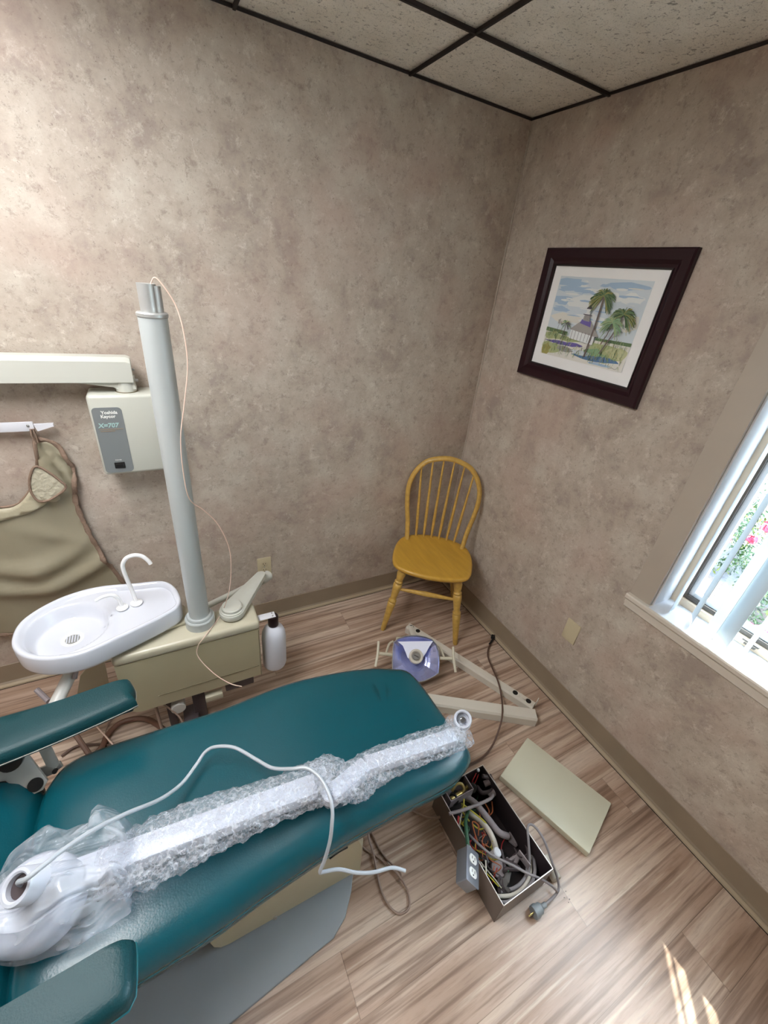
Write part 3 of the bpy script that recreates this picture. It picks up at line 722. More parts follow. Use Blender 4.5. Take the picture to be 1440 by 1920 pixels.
# under-frame that carries the cabinet to the chair base
b = MB(); b.box((-1.73, -.50, .10), (.03, .03, .2), bev=.003); b.box((-1.62, -.50, .105), (.05, .05, .19), bev=.004)
b.box((-1.66, -.62, .028), (.06, .30, .05), bev=.005); b.box((-1.45, -.50, .17), (.12, .07, .06), bev=.004); b.build('under_frame', 'hosedk', un)
MB().cyl((-1.70, -.545, .14), (-1.70, -.50, .14), .028, 20, .002).build('valve', 'tubing', un); MB().box((-1.56, -.54, .15), (.07, .03, .03), bev=.003).build('valve_block', 'beigelid', un)
b = MB(); b.tube([(-1.78, -.52, .18), (-1.77, -.55, .03), (-1.72, -.60, .02)], .006, 8); b.tube([(-1.75, -.53, .18), (-1.70, -.56, .10), (-1.69, -.60, .03)], .0035, 6); b.build('tubing', 'cordtan', un)
# bowl
ow = [(-2.136,-0.448,0.620)[:2], (-2.121,-0.348,0.620)[:2], (-2.030,-0.267,0.620)[:2], (-1.911,-0.239,0.620)[:2], (-1.774,-0.264,0.620)[:2], (-1.679,-0.285,0.620)[:2], (-1.634,-0.351,0.620)[:2], (-1.626,-0.448,0.620)[:2], (-1.680,-0.496,0.620)[:2], (-1.831,-0.559,0.620)[:2], (-1.934,-0.592,0.620)[:2], (-2.034,-0.575,0.620)[:2], (-2.103,-0.524,0.620)[:2]]
bc = Vector((-1.985, -.43, 0))
med = seg_medial((-1.985, -.43), (-1.70, -.395))
Ow = resample(catmull([(p[0], p[1], 0) for p in ow], 6, True), 128)
def bowlz(p):
    d = (Vector((p.x, p.y, 0))-bc).length
    zt_ = .606
    def ss(t): t = max(0, min(1, t)); return t*t*(3-2*t)
    basin = .050*(1-ss((d-.100)/.030))+.012*(1-ss(d/.1))
    tray = .007*ss((p.x+1.86)/.03)
    return zt_-max(basin, tray)
def bowl_rings():
    R = []
    for ins, z in ((.10, .536), (.030, .535), (.010, .537), (.002, .543), (0, .552), (0, .612), (.002, .617), (.006, .6195), (.011, .6195), (.019, .614)):
        ring = []
        for p in Ow:
            m_ = med(p); d = m_-p; q = p+d*min(1, ins/d.length); q.z = z; ring.append(q)
        R.append(ring)
    for k in range(1, 34):
        ring = []
        for p in Ow:
            m_ = med(p, k == 33); d = m_-p; q0 = p+d*min(1, .019/d.length); q = q0.lerp(m_, k/33); q.z = min(.615-(.008*min(1, k/3)), bowlz(q)); ring.append(q)
        R.append(ring)
    return R
b = MB(); b.rings(bowl_rings(), True, False); bmesh.ops.remove_doubles(b.bm, verts=b.bm.verts[:], dist=.00002); bowl = b.build('bowl', 'porcelain', un, angle=70)
b = MB(); b.lathe([(.038, 0), (.038, .0018), (.035, .003), (.024, .003), (.022, .001)], (-1.985, -.43, .5445), (0, 0, 1), 32); b.build('drain_ring', 'outletw', bowl); b = MB(); b.tube([(-1.985+.0385*math.cos(t_), -.43+.0385*math.sin(t_), .5455) for t_ in [2*PI*k/24 for k in range(24)]], .0011, 6, 2, closed=True); b.build('drain_groove', 'drain', bowl)  # thin darker torus added to draw the groove around the drain ring
b = MB(); b.cyl((-1.985, -.43, .5445), (-1.985, -.43, .5470), .022, 24); b.build('drain_strainer', 'drain', bowl)
b = MB()
for k in range(5): b.box((-1.985+(k-2)*.0082, -.43, .5480), (.0034, .034, .003))
b.build('strainer_bar', 'porcelain', bowl)
# bracket under bowl
b = MB(); b.prism([(-1.97, -.50), (-1.62, -.47), (-1.60, -.40), (-1.62, -.36), (-1.95, -.36)], (0, 0, .522), (1, 0, 0), (0, 1, 0), (0, 0, 1), .0115, .003); b.build('bowl_bracket', 'beigelid', un)
# spouts
b = MB(); b.tube([(-1.775, -.375, .605), (-1.779, -.375, .66), (-1.785, -.378, .72), (-1.789, -.38, .775), (-1.785, -.38, .80), (-1.770, -.382, .822), (-1.745, -.385, .830), (-1.722, -.388, .822), (-1.706, -.39, .80), (-1.700, -.392, .785)], .0072, 12, 6); b.lathe([(.021, 0), (.021, .004), (.014, .008), (.010, .012)], (-1.775, -.375, .604), (0, 0, 1), 24); b.build('cup_filler_spout', 'spout', un)
b = MB(); b.tube([(-1.822, -.385, .605), (-1.824, -.387, .640), (-1.832, -.39, .668), (-1.848, -.395, .682), (-1.87, -.40, .684), (-1.892, -.405, .677)], [.0075, .0072, .0066, .006, .006, .0055], 12, 6); b.lathe([(.020, 0), (.020, .004), (.013, .008), (.010, .012)], (-1.822, -.385, .604), (0, 0, 1), 24); b.build('rinse_spout', 'spout', un)
b = MB(); b.prism([(-2.012,-0.400,0.327)[::2], (-1.963,-0.400,0.383)[::2], (-1.921,-0.400,0.400)[::2], (-1.935,-0.400,0.218)[::2], (-1.948,-0.400,0.087)[::2], (-2.067,-0.400,0.154)[::2]], (0, -.40, 0), (1, 0, 0), (0, 0, 1), (0, 1, 0), .006, .001); b.build('side_panel', 'beigelid', un)
# drain elbow below the bowl
b = MB(); b.tube([(-1.985, -.43, .534), (-1.985, -.435, .50), (-1.99, -.47, .47), (-2.03, -.55, .43), (-2.06, -.62, .40), (-2.07, -.68, .34)], .021, 16, 6); b.build('drain_elbow', 'tubing', un)
b = MB(); b.tube([(-2.03, -.43, .533), (-2.015, -.47, .48), (-2.01, -.50, .46)], .007, 8); b.tube([(-2.005, -.44, .533), (-1.998, -.48, .49)], .004, 6); b.cyl((-1.965, -.50, .525), (-1.99, -.53, .455), .008, 10); b.tube([(-2.11, -.50, .42), (-2.095, -.52, .41), (-2.07, -.56, .41)], .009, 8); b.build('drain_hose', 'hosegrey', un)
b = MB(); b.cyl((-1.93, -.46, .50), (-1.93, -.46, .534), .025, 20); b.build('swivel_hub', 'beigedk', un)
# pole
pc = Vector((-1.567, -.478, 0))
b = MB(); b.lathe([(.054, 0), (.054, .034), (.051, .038), (.047, .038), (.047, .045), (.044, .050), (.038, .050)], pc+Vector((0, 0, .521)), (0, 0, 1), 40); b.build('pole_collar', 'pole', un)
b = MB(); b.cyl(pc+Vector((0, 0, .52)), pc+Vector((0, 0, 1.632)), .0365, 40); b.build('pole', 'pole', un, angle=50)
b = MB(); b.cyl(pc+Vector((0, 0, 1.632)), pc+Vector((0, 0, 1.645)), .039, 40, .003); b.build('pole_cap', 'alu', un)
b = MB(); b.cyl(pc+Vector((-.004, 0, 1.645)), pc+Vector((-.004, 0, 1.712)), .0225, 28); b.cyl(pc+Vector((.012, .004, 1.645)), pc+Vector((.012, .004, 1.708)), .018, 24); b.build('inner_tube', 'alu', un)
# swivel arm
dA = Vector((-1.445, -.478, 0)); dB = Vector((-1.287, -.29, 0))
def tear(r0, r1):
    d = (dB-dA); L = d.length; u = d.normalized(); v = Vector((-u.y, u.x, 0)); out = []
    sp_ = math.asin((r0-r1)/L)
    for k in range(25):
        a = PI/2-sp_+ (PI+2*sp_)*k/24; out.append(dA+u*r0*math.cos(a)+v*r0*math.sin(a))
    for k in range(13):
        a = -PI/2-sp_+(PI-2*-sp_*-1)*k/12 if False else -(PI/2+0)-0+ PI*k/12; out.append(dB+u*r1*math.cos(a)+v*r1*math.sin(a))
    return [(p.x, p.y) for p in out]
b = MB(); b.prism(tear(.050, .021), (0, 0, .528), (1, 0, 0), (0, 1, 0), (0, 0, 1), .026, .004); sw = b.build('swivel_arm', 'offwhite', un)
b = MB(); b.lathe([(.046, 0), (.046, .004), (.040, .006), (.040, .016), (.036, .020), (0, .0205)], dA+Vector((0, 0, .554)), (0, 0, 1), 36); b.build('swivel_cap', 'offwhite', sw)
MB().cyl(dA+Vector((0, 0, .519)), dA+Vector((0, 0, .529)), .044, 30).build('swivel_seat', 'beigedk', un)
b = MB(); b.tube([(-1.535, -.405, .535), (-1.40, -.335, .520), (-1.262, -.262, .505)], .0125, 14, 3); b.build('holder_bar', 'offwhite', un)
b = MB(); b.cyl((-1.290, -.283, .508), (-1.240, -.250, .505), .0235, 24, .004); b.build('bar_end_cap', 'offwhite', un)
# bottle and its bracket
b = MB(); b.box((-1.318, -.49, .478), (.085, .034, .003), bev=.001); b.build('bottle_bracket', 'railw', un)
for dy in (-.009, .009): MB().cyl((-1.287, -.49+dy, .479), (-1.287, -.49+dy, .4815), .0028, 12).build('bracket_screw', 'steel', un)
bt = thing('water_bottle', 'frosted white plastic bottle with black cap hanging beside the beige cabinet', 'bottle', (-1.285, -.495, .19))
bx = Vector((-1.285, -.495, 0))
b = MB(); b.lathe([(.040, .180), (.049, .184), (.0525, .197), (.0525, .35), (.050, .380), (.041, .403), (.024, .418), (.019, .424), (.019, .44)], bx, (0, 0, 1), 36); b.build('bottle_body', 'bottle', bt, angle=60)
b = MB(); b.lathe([(.0215, .425), (.0225, .428), (.0225, .470), (.020, .4765), (0, .4765)], bx, (0, 0, 1), 32); b.build('bottle_cap', 'blacklid', bt)
# thin wire from the pole top
w = [(-1.560, -.490, 1.712), (-1.548, -.500, 1.728), (-1.528,-0.505,1.705), (-1.507,-0.510,1.661), (-1.498,-0.520,1.594), (-1.500,-0.520,1.511), (-1.522,-0.522,1.406), (-1.543,-0.522,1.310), (-1.550,-0.522,1.206), (-1.544,-0.522,1.101), (-1.503,-0.500,1.038), (-1.462,-0.490,0.965), (-1.434,-0.490,0.855), (-1.438,-0.490,0.731), (-1.459,-0.500,0.638), (-1.494,-0.476,0.530), (-1.559,-0.558,0.524), (-1.590,-0.562,0.483), (-1.595,-0.566,0.430), (-1.552,-0.620,0.379), (-1.509,-0.760,0.464), (-1.478,-0.847,0.535)]
b = MB(); b.tube(w, .0017, 6, 6); tag(b.build('thin_wire', 'pinkwire'), 'thin pink wire trailing from the pole top down to the teal cushion', 'wire')

# ------------------------------------------------------------ dental chair
dc = thing('dental_chair', 'teal vinyl dental chair with beige base on a grey floor plate', 'dental chair', (-1.6, -1.15, 0))
seat = [(-2.018, -1.02), (-2.000, -.935), (-1.94, -.884), (-1.75, -.872), (-1.57, -.868), (-1.32, -.866), (-1.05, -.915), (-.94, -.955), (-.892, -.985), (-.874, -1.06), (-.868, -1.2), (-.860, -1.29), (-.868, -1.34), (-.92, -1.368), (-1.0, -1.38), (-1.3, -1.378), (-1.52, -1.392), (-1.66, -1.412), (-1.82, -1.425), (-1.97, -1.42), (-2.015, -1.37), (-2.02, -1.2)]
smed = seg_medial((-1.80, -1.15), (-1.08, -1.15))
def sdz(p):
    s = lambda t: max(0, min(1, t))
    return -.022*math.exp(-((p.x+1.55)/.22)**2)*1 -.012*s((p.x+1.1)/.2)
prof = [(.05, .402), (.014, .403), (.005, .412), (.001, .430), (.000, .453), (.0035, .4565), (.000, .460), (-.006, .472), (-.006, .487), (.004, .505), (.014, .519), (.028, .528), (.05, .534), (.085, .538), (.13, .540)]
b, O = cushion(seat, smed, prof+[(9.55, .5405), (9.75, .5405), (10, .5405)], lambda p: sdz(p), 160)
sc = b.build('seat_cushion', 'teal', dc, angle=80)
b = MB(); b.tube([(p.x, p.y,   .4565+sdz(p)) for p in O], .0026, 6, 1, closed=True, smooth=False); b.build('piping', 'tealpipe', sc, angle=180)
# back cushion, reclined away to the left
bk = [(0, -.235), (.03, -.255), (.2, -.262), (.5, -.25), (.62, -.22), (.66, -.12), (.66, .12), (.62, .22), (.5, .25), (.2, .262), (.03, .255), (0, .235), (-.015, .12), (-.015, -.12)]
ca, sa = math.cos(math.radians(30)), math.sin(math.radians(30))
Ob = resample(catmull([(p[0], p[1], 0) for p in bk], 6, True), 90); bm_ = seg_medial((.2, 0), (.45, 0)); R = []
for ins, z in [(.05, -.05), (.01, -.045), (0, -.02), (.0, .0), (.006, .02), (.02, .034), (.05, .042), (.12, .046), (.2, .046)]:
    ring = []
    for p in Ob:
        d = bm_(p)-p; q = p+d*min(1, ins/d.length); xx, zz = -q.x, z
        ring.append(Vector((-2.026+xx*ca-zz*sa*0.8, -1.165+q.y, .50-xx*sa+zz*ca)))
    R.append(ring)
b = MB(); b.rings(R); b.build('back_cushion', 'teal', dc, angle=80)
# armrests
def armrest(pts, zt, th, piping_z=.02):
    m_ = seg_medial(((pts[0][0]+pts[-1][0])/2+.02, (pts[0][1]+pts[-1][1])/2), (-1.82, (pts[2][1]+pts[3][1])/2))
    pr = [(.012, zt-th), (.002, zt-th+.006), (0, zt-th+.012), (.001, zt-.018), (.006, zt-.007), (.014, zt-.002), (.022, zt)]
    b, O = cushion(pts, m_, pr+[(9.6, zt+.001), (10, zt+.001)], lambda p: .03*(-(p.x+1.78)), 90)
    return b, O
far = [(-2.45, -.900), (-2.45, -.835), (-2.06, -.832), (-1.805, -.822), (-1.778, -.832), (-1.768, -.86), (-1.770, -.895), (-1.785, -.912), (-2.04, -.962), (-2.45, -1.0)]
b, O = armrest(far, .70, .045); f1 = b.build('armrest', 'tealarm', dc, angle=60)
b = MB(); b.tube([(p.x, p.y, .668-.03*(p.x+1.78)) for p in O],   .0016, 6, 1, closed=True, smooth=False); b.build('piping', 'armgrey', f1, angle=180)
MB().box((-1.80, -.885, .652), (.05, .035, .02), bev=.008).build('armrest_stop', 'black', f1)
near = [(-2.45, -1.43), (-2.1, -1.432), (-1.90, -1.432), (-1.783, -1.428), (-1.770, -1.436), (-1.770, -1.500), (-1.776, -1.516), (-1.80, -1.522), (-1.95, -1.535), (-2.45, -1.56)]
b, O = armrest(near, .70, .050); f2 = b.build('armrest', 'tealarm', dc, angle=60)
b = MB(); b.tube([(p.x, p.y, .664-.03*(p.x+1.78)) for p in O], .0022, 6, 1, closed=True, smooth=False); b.build('piping', 'tealpipe', f2, angle=180)
# far armrest bracket
def plate3(p, n, th, name, m, bev=.002):
    p = [Vector(q) for q in p]; o = sum(p, Vector())/len(p); u, v, n = frame_from(n, p[1]-p[0])
    return MB().prism([((q-o).dot(u), (q-o).dot(v)) for q in p], o-n*th/2, u, v, n, th, bev).build(name, m, dc)
n_ = (.1, -.75, .65)
plate3([(-2.150,-0.880,0.600), (-2.069,-0.892,0.620), (-2.038,-0.895,0.620), (-2.031,-0.903,0.600), (-1.999,-0.935,0.520), (-2.012,-0.940,0.500), (-2.045,-0.934,0.490), (-2.087,-0.879,0.520), (-2.163,-0.888,0.550)], n_, .016, 'armrest_bracket', 'armgrey')
plate3([(-2.015,-0.876,0.600), (-1.988,-0.889,0.620), (-1.974,-0.898,0.530), (-1.982,-0.901,0.520), (-2.002,-0.892,0.530)], n_, .012, 'armrest_bracket', 'armgrey')
plate3([(-2.028,-0.884,0.515), (-1.980,-0.886,0.515), (-1.975,-0.892,0.500), (-1.999,-0.897,0.490), (-2.018,-0.898,0.490)], n_, .018, 'armrest_bracket', 'armgrey')
v_ = Vector(n_).normalized()
for c0, hh, rr in (((-2.026,-0.921,0.510), .026, .017), ((-2.062,-0.898,0.600), .010, .026), ((-1.991,-0.896,0.500), .02, .006)): MB().cyl(Vector(c0)-v_*.01, Vector(c0)+v_*hh, rr, 20).build('bracket_pivot', 'black', dc)
# near bracket (hidden below the pad)
b = MB(); b.box((-2.05, -1.46, .58), (.05, .02, .17), bev=.004); b.box((-2.05, -1.40, .46), (.06, .12, .03), bev=.004); b.build('armrest_bracket', 'armgrey', dc)
# base: floor plate, beige lift body, seat frame
pl = [(-1.168, -1.217), (-1.21, -1.28), (-1.258, -1.36), (-1.30, -1.41), (-1.35, -1.438), (-1.575, -1.464), (-1.66, -1.474), (-2.0, -1.50), (-2.45, -1.52), (-2.5, -1.45), (-2.5, -.95), (-2.45, -.84), (-2.0, -.85), (-1.35, -.90), (-1.25, -.93), (-1.17, -1.05), (-1.155, -1.14)]
b = MB(); b.prism(pl, (0, 0, 0.0005), (1, 0, 0), (0, 1, 0), (0, 0, 1), .014, .004); b.build('floor_plate', 'greybase', dc)
# side profile of the lift cover
sp2 = [(-1.20, .028), (-1.205, .20), (-1.25, .36), (-1.60, .385), (-1.682, .35), (-1.690, .12), (-1.684, .075), (-1.667, .045), (-1.642, .033), (-1.58, .030)]
b = MB(); b.prism(sp2, (0, -1.325, 0), (1, 0, 0), (0, 0, 1), (0, 1, 0), .34, .018); lc = b.build('lift_cover', 'beige', dc, angle=50)
b = MB(); b.tube([(-1.332,-1.328,0.261), (-1.301,-1.328,0.273), (-1.275,-1.328,0.272)], .0048, 6, 3); b.build('cover_slot', 'black', lc)
b = MB(); b.lathe([(.007, 0), (.007, .003), (.003, .006)], (-1.50, -1.3255, .045), (0, -1, 0), 10); b.build('cover_screw', 'steel', lc)
b = MB(); b.box((-1.55, -1.15, .015+.18), (.5, .20, .34), bev=.01); b.box((-1.68, -1.15, .375), (1.2, .34, .05), bev=.01); b.build('seat_frame', 'hosedk', dc)

# ------------------------------------------------------------ bubble wrapped light/x-ray arm lying on the chair
wa = thing('wrapped_dental_arm', 'white jointed dental arm in bubble wrap and clear bag lying on teal chair', 'dental arm', (-1.4, -1.26, .55))
def bar(a, c, w, h, name, m, up=(0, 0, 1), bev=.006):
    a, c = Vector(a), Vector(c); d = (c-a).normalized(); s_ = d.cross(Vector(up)).normalized(); t_ = s_.cross(d)
    rot = Matrix((d, s_, t_)).transposed()
    return MB().box((a+c)/2, ((c-a).length, w, h), rot, bev).build(name, m, wa)
A0, A1 = Vector((-1.908,-1.238,0.595)), Vector((-1.365,-1.278,0.592))
B0, B1 = Vector((-1.350,-1.319,0.590)), Vector((-1.219,-1.282,0.586))
C1 = Vector((-0.928,-1.310,0.578))
bar(A0, A1, .054, .044, 'lower_arm', 'armwhite'); bar(B0, B1, .046, .040, 'elbow_joint', 'armwhite'); bar(B1, C1, .044, .038, 'upper_arm', 'armwhite')
b = MB(); c0 = Vector((-1.341,-1.318,0.600)); b.cyl(c0-Vector((0, 0, .02)), c0+Vector((0, 0, .010)), .018, 24, .003); b.build('elbow_knuckle', 'armwhite', wa)
b = MB(); c0 = Vector((-1.232,-1.303,0.605)); b.tube([c0+Vector((-.012, .012, .0)), c0, c0+Vector((.006, -.018, 0))], .0016, 6, 2); b.build('joint_mark', 'hosegrey', wa)
# end ring
e0 = Vector((-0.885,-1.286,0.604)); ax = Vector((-.38, -.28, .88)).normalized()
b = MB(); b.lathe([(.028, -.035), (.028, .018), (.0265, .022), (.022, .022), (.0195, .019), (.0195, -.005), (0, -.005)], e0, ax, 32); b.build('end_ring', 'armwhite', wa)
b = MB(); b.lathe([(.009, 0), (.009, .012), (.006, .014), (0, .014)], e0+ax*-.004, ax, 16); b.box(e0+ax*.012, (.016, .005, .004)); b.build('end_pin', 'steel', wa)
def wrap(path, rw, rh, name, seed, amp=.16):
    P = catmull(path, 14); n = len(P); R = []; segc = 56
    for i, p in enumerate(P):
        t = i/(n-1); k = t*(len(rw)-1); j = min(int(k), len(rw)-2); f = k-j
        w_ = rw[j]+(rw[j+1]-rw[j])*f; h_ = rh[j]+(rh[j+1]-rh[j])*f
        d = (P[min(i+1, n-1)]-P[max(i-1, 0)]).normalized(); s_ = d.cross(Vector((0, 0, 1))).normalized(); t_ = s_.cross(d)
        ring = []
        for q in range(segc):
            a = 2*PI*q/segc; base_ = Vector((i*.33, math.cos(a)*2, math.sin(a)*2+seed))
            nz = 1+amp*noise.noise(base_*1.1)+amp*.45*noise.noise(base_*4)+.055*noise.noise(base_*11)
            v = s_*math.cos(a)*w_*nz+t_*math.sin(a)*h_*nz
            pp = p+v; pp.z = max(pp.z, .548+.006*noise.noise(base_*3)); ring.append(pp)
        R.append(ring)
    b = MB(); b.rings(R, False, False); return b.build(name, 'bubble', wa, angle=180)
zz = .588
wrap([(-1.856,-1.252,0.588), (-1.797,-1.257,0.590), (-1.711,-1.252,0.590), (-1.606,-1.255,0.590), (-1.491,-1.262,0.590), (-1.379,-1.267,0.590), (-1.322,-1.285,0.588)], [.050, .062, .070, .068, .060, .052, .058, .046], [.032, .036, .038, .038, .037, .035, .036, .03], 'bubble_wrap', 1)
wrap([(-1.380,-1.248,0.586), (-1.341,-1.261,0.588), (-1.324,-1.305,0.590), (-1.332,-1.341,0.585)], [.02, .05, .066, .060, .020], [.02, .034, .036, .034, .018], 'bubble_wrap', 5, .22)
wrap([(-1.298,-1.313,0.588), (-1.258,-1.304,0.588), (-1.202,-1.295,0.588), (-1.097,-1.296,0.585), (-0.989,-1.305,0.583), (-0.901,-1.312,0.580), (-0.881,-1.313,0.580)], [.04, .056, .050, .046, .044, .042, .044, .03], [.03, .036, .034, .033, .032, .032, .03, .022], 'bubble_wrap', 9)
wrap([(-0.930,-1.331,0.575), (-0.913,-1.301,0.575), (-0.902,-1.269,0.572), (-0.891,-1.248,0.570)], [.02, .028, .030, .026, .012], [.02, .026, .028, .026, .014], 'bubble_wrap', 13)
# second loose layer hanging along both sides of the long arm
def skirt(pts, seed, name='wrap_layer'):
    P = resample(catmull([(p[0], p[1], 0) for p in pts], 6, True), 110); R = []; cx = sum((p for p in P), Vector())/len(P)
    return P
# tube head: drum with ring socket
hd = Vector((-1.958,-1.258,0.600))
axh = Vector((-.12, -.22, .97)).normalized()
b = MB(); b.lathe([(.055, -.05), (.078, -.045), (.082, -.03), (.082, .014), (.074, .032), (.060, .042), (.030, .045), (0, .046)], hd, axh, 48); b.build('tube_head', 'armwhite', wa, angle=50)
s0 = Vector((-1.954,-1.281,0.730)); axs = Vector((-.42, -.25, .87)).normalized()
b = MB(); b.lathe([(.031, -.13), (.031, -.004), (.029, 0), (.024, .001), (.0205, -.002), (.0195, -.03), (0, -.03)], s0, axs, 36); b.build('socket_ring', 'armwhite', wa, angle=40)
MB().cyl(s0-axs*.020, s0-axs*.012, .0197, 24).build('socket_hole', 'hosedk', wa)
b = MB(); b.tube([s0-axs*.10, (s0-axs*.10)*.5+hd*.5+Vector((0, 0, -.02)), hd-Vector((0, 0, .02))], [.036, .045, .055], 24, 6); b.build('head_yoke', 'armwhite', wa)
# clear bag
bo_ = [(-2.035, -1.310), (-2.051, -1.219), (-2.014, -1.204), (-2.004, -1.169), (-1.974, -1.155), (-1.936, -1.133), (-1.920, -1.158), (-1.897, -1.175), (-1.858, -1.177), (-1.857, -1.140), (-1.844, -1.127), (-1.789, -1.176), (-1.776, -1.238), (-1.788, -1.284), (-1.792, -1.309), (-1.795, -1.343), (-1.824, -1.344), (-1.856, -1.354), (-1.890, -1.360), (-1.920, -1.355), (-1.955, -1.349), (-1.986, -1.341), (-2.005, -1.330)]
bmed = seg_medial((-1.96, -1.24), (-1.84, -1.22))
OB = resample([(p[0], p[1], 0) for p in bo_], 130); R = []
def bagring(fr, z, side):
    ring = []
    for i, p in enumerate(OB):
        m_ = bmed(p); q = p.lerp(m_, fr); nz = noise.noise(Vector((q.x*14, q.y*14, side*3.1))); n2 = noise.noise(Vector((q.x*38, q.y*38, side*5)))
        q.z = z+(.022*nz+.008*n2)*(1 if side > 0 else .2); ring.append(q)
    return ring
for fr, z in ((.9, .552), (.6, .551), (.3, .552), (.1, .556)): R.append(bagring(fr, z, -1))
for fr, z in ((0, .572), (.02, .600), (.06, .630), (.12, .655), (.19, .672), (.27, .680), (.36, .686), (.46, .691), (.56, .696), (.66, .701), (.76, .706), (.86, .71), (.95, .712)): R.append(bagring(fr, z, 1))
b = MB(); b.rings(R, True, True); b.build('plastic_bag', 'bag', wa, angle=25)
# cable: out of the socket, across the cushion, over the edge
cb = [(s0-axs*.02), (s0+axs*.004+Vector((.006, .006, 0))), Vector((-1.927,-1.293,0.765)), Vector((-1.901,-1.281,0.765)), Vector((-1.878,-1.260,0.750)), Vector((-1.833,-1.228,0.720)), Vector((-1.783,-1.196,0.675)), Vector((-1.727,-1.157,0.610)), Vector((-1.680,-1.116,0.570)), Vector((-1.641,-1.074,0.560)), Vector((-1.614,-1.053,0.570)), Vector((-1.585,-1.059,0.585)), Vector((-1.538,-1.086,0.590)), Vector((-1.491,-1.139,0.585)), Vector((-1.458,-1.188,0.600)), Vector((-1.417,-1.224,0.625)), Vector((-1.380,-1.244,0.635)), Vector((-1.357,-1.278,0.635)), Vector((-1.348,-1.321,0.632)), Vector((-1.349,-1.355,0.620)), Vector((-1.358,-1.379,0.585)), Vector((-1.367,-1.392,0.540)), Vector((-1.381,-1.400,0.480)), Vector((-1.394,-1.405,0.440)), Vector((-1.385,-1.406,0.430)), Vector((-1.345,-1.415,0.420)), Vector((-1.304,-1.438,0.410)), Vector((-1.260,-1.454,0.400)), Vector((-1.207,-1.464,0.390)), Vector((-1.174,-1.483,0.380))]
b = MB(); b.tube(cb, .0047, 10, 6); tag(b.build('pale_cable', 'cordwhite'), 'pale grey cable looping from the wrapped tube head over the chair edge', 'cable')

# ------------------------------------------------------------ operatory light on the floor
ol = thing('operatory_light', 'dental operatory light with folded jointed arm lying on the floor beside the oak chair', 'dental light', (-.45, -.8, 0))
lc0 = Vector((-.615, -.68, .13)); u = Vector((.885, -.455, .0)).normalized(); n = Vector((-.26, -.50, .82)); n = (n-u*n.dot(u)).normalized(); v = n.cross(u)
if v.z < 0: v = -v
def LP(x, y, d=0): return lc0+u*x+v*y+n*d
k_ = 2.75e-3
fo = [(270, 400), (330, 350), (410, 315), (500, 297), (600, 290), (700, 300), (800, 330), (860, 390), (890, 470), (900, 560), (900, 660), (888, 762), (800, 820), (705, 868), (560, 905), (430, 868), (330, 820), (270, 762), (262, 660), (260, 560), (262, 470)]
fo = [((x-580)/7.2*k_, -(y-570)/7.2*k_) for x, y in fo]
b = MB(); R = []
for s_, d in ((.55, -.07), (.8, -.055), (.97, -.02), (1.0, -.002), (1.0, .004), (.97, .004), (.965, -.004)): R.append([LP(x*s_, y*s_, d) for x, y in fo])
b.rings(R, True, False); b.build('lamp_housing', 'steel', ol, angle=40)
b = MB(); R = []
for s_ in (.965, .9, .8, .65, .5, .35, .2, .05): R.append([LP(x*s_, y*s_, -.004-.048*(1-s_*s_)) for x, y in fo])
b.rings(R, False, True); b.build('reflector', 'reflector', ol, smooth=False)
b = MB()
sh = [(330, 392), (560, 372), (815, 350), (760, 430), (720, 510), (670, 585), (640, 620), (520, 620), (470, 590), (440, 520), (400, 440)]
b.prism([((x-580)/7.2*k_, -(y-570)/7.2*k_) for x, y in sh], LP(0, 0, -.006), u, v, n, .004, .001); b.build('housing_reflection', 'reflw', ol, smooth=False)  # flat white plate paints the housing's reflection into the reflector
b = MB(); b.lathe([(.036, -.01), (.036, .012), (.033, .016), (.027, .016), (.024, .012), (.024, .006), (.010, .006)], LP(0, 0, 0), n, 32); bc_ = b.build('bulb_cap', 'lightarm', ol)
b = MB(); b.lathe([(.020, 0), (.020, .010), (.016, .013), (0, .013)], LP(0, 0, .004), n, 24); b.build('cap_centre', 'steel', bc_)
rot = Matrix((u, v, n)).transposed() @ Matrix.Rotation(-.4, 3, 'Z')
MB().box(LP(0, 0, .018), (.026, .005, .004), rot, .001).build('cap_slot', 'darkgasket', bc_)
for s_ in (-1, 1):
    b = MB(); b.cyl(LP(s_*.115, .002, -.02), LP(s_*.19, .004, -.005), .0085, 12, .001); b.tube([LP(s_*.195, .062, -.006), LP(s_*.196, .0, .0), LP(s_*.204, -.062, .002)], .0068, 10, 4); b.build('handle', 'lightarm2', ol)
    b = MB(); b.tube([LP(s_*.115, .075, -.05), LP(s_*.135, .06, -.045), LP(s_*.148, .02, -.03), LP(s_*.152, 0, -.015)], .006, 10, 5); b.build('yoke', 'lightarm2', ol)
b = MB(); p0 = LP(-.02, .135, -.07); p0.z = .05; b.box(p0, (.14, .06, .07), Matrix.Rotation(-.35, 3, 'Z'), .008, 3); b.build('pivot_block', 'lightarm2', ol)
def channel(a, c, w, h, name, m, z=0):
    a, c = Vector(a), Vector(c); d = (c-a).normalized(); s_ = Vector((-d.y, d.x, 0)); t = .004
    pr = [(-w/2, 0), (-w/2, h*.8), (-w/2+.006, h), (w/2-.006, h), (w/2, h*.8), (w/2, 0), (w/2-t, 0), (w/2-t, h-t), (-w/2+t, h-t), (-w/2+t, 0)]
    b = MB(); b.rings([[p+s_*x+Vector((0, 0, y+z)) for x, y in pr] for p in (a, c)]); return b.build(name, m, ol, angle=25), d, s_
PA, PB = Vector((-.487, -.402, 0)), Vector((-.172, -1.102, 0))
o1, d1, s1 = channel(PA, PB, .046, .046, 'upper_arm', 'lightarm', .001)
PC, PD = Vector((-.205, -1.145, 0)), Vector((-.70, -.83, 0))
o2, d2, s2 = channel(PC, PD, .062, .052, 'lower_arm', 'lightarm', .001)
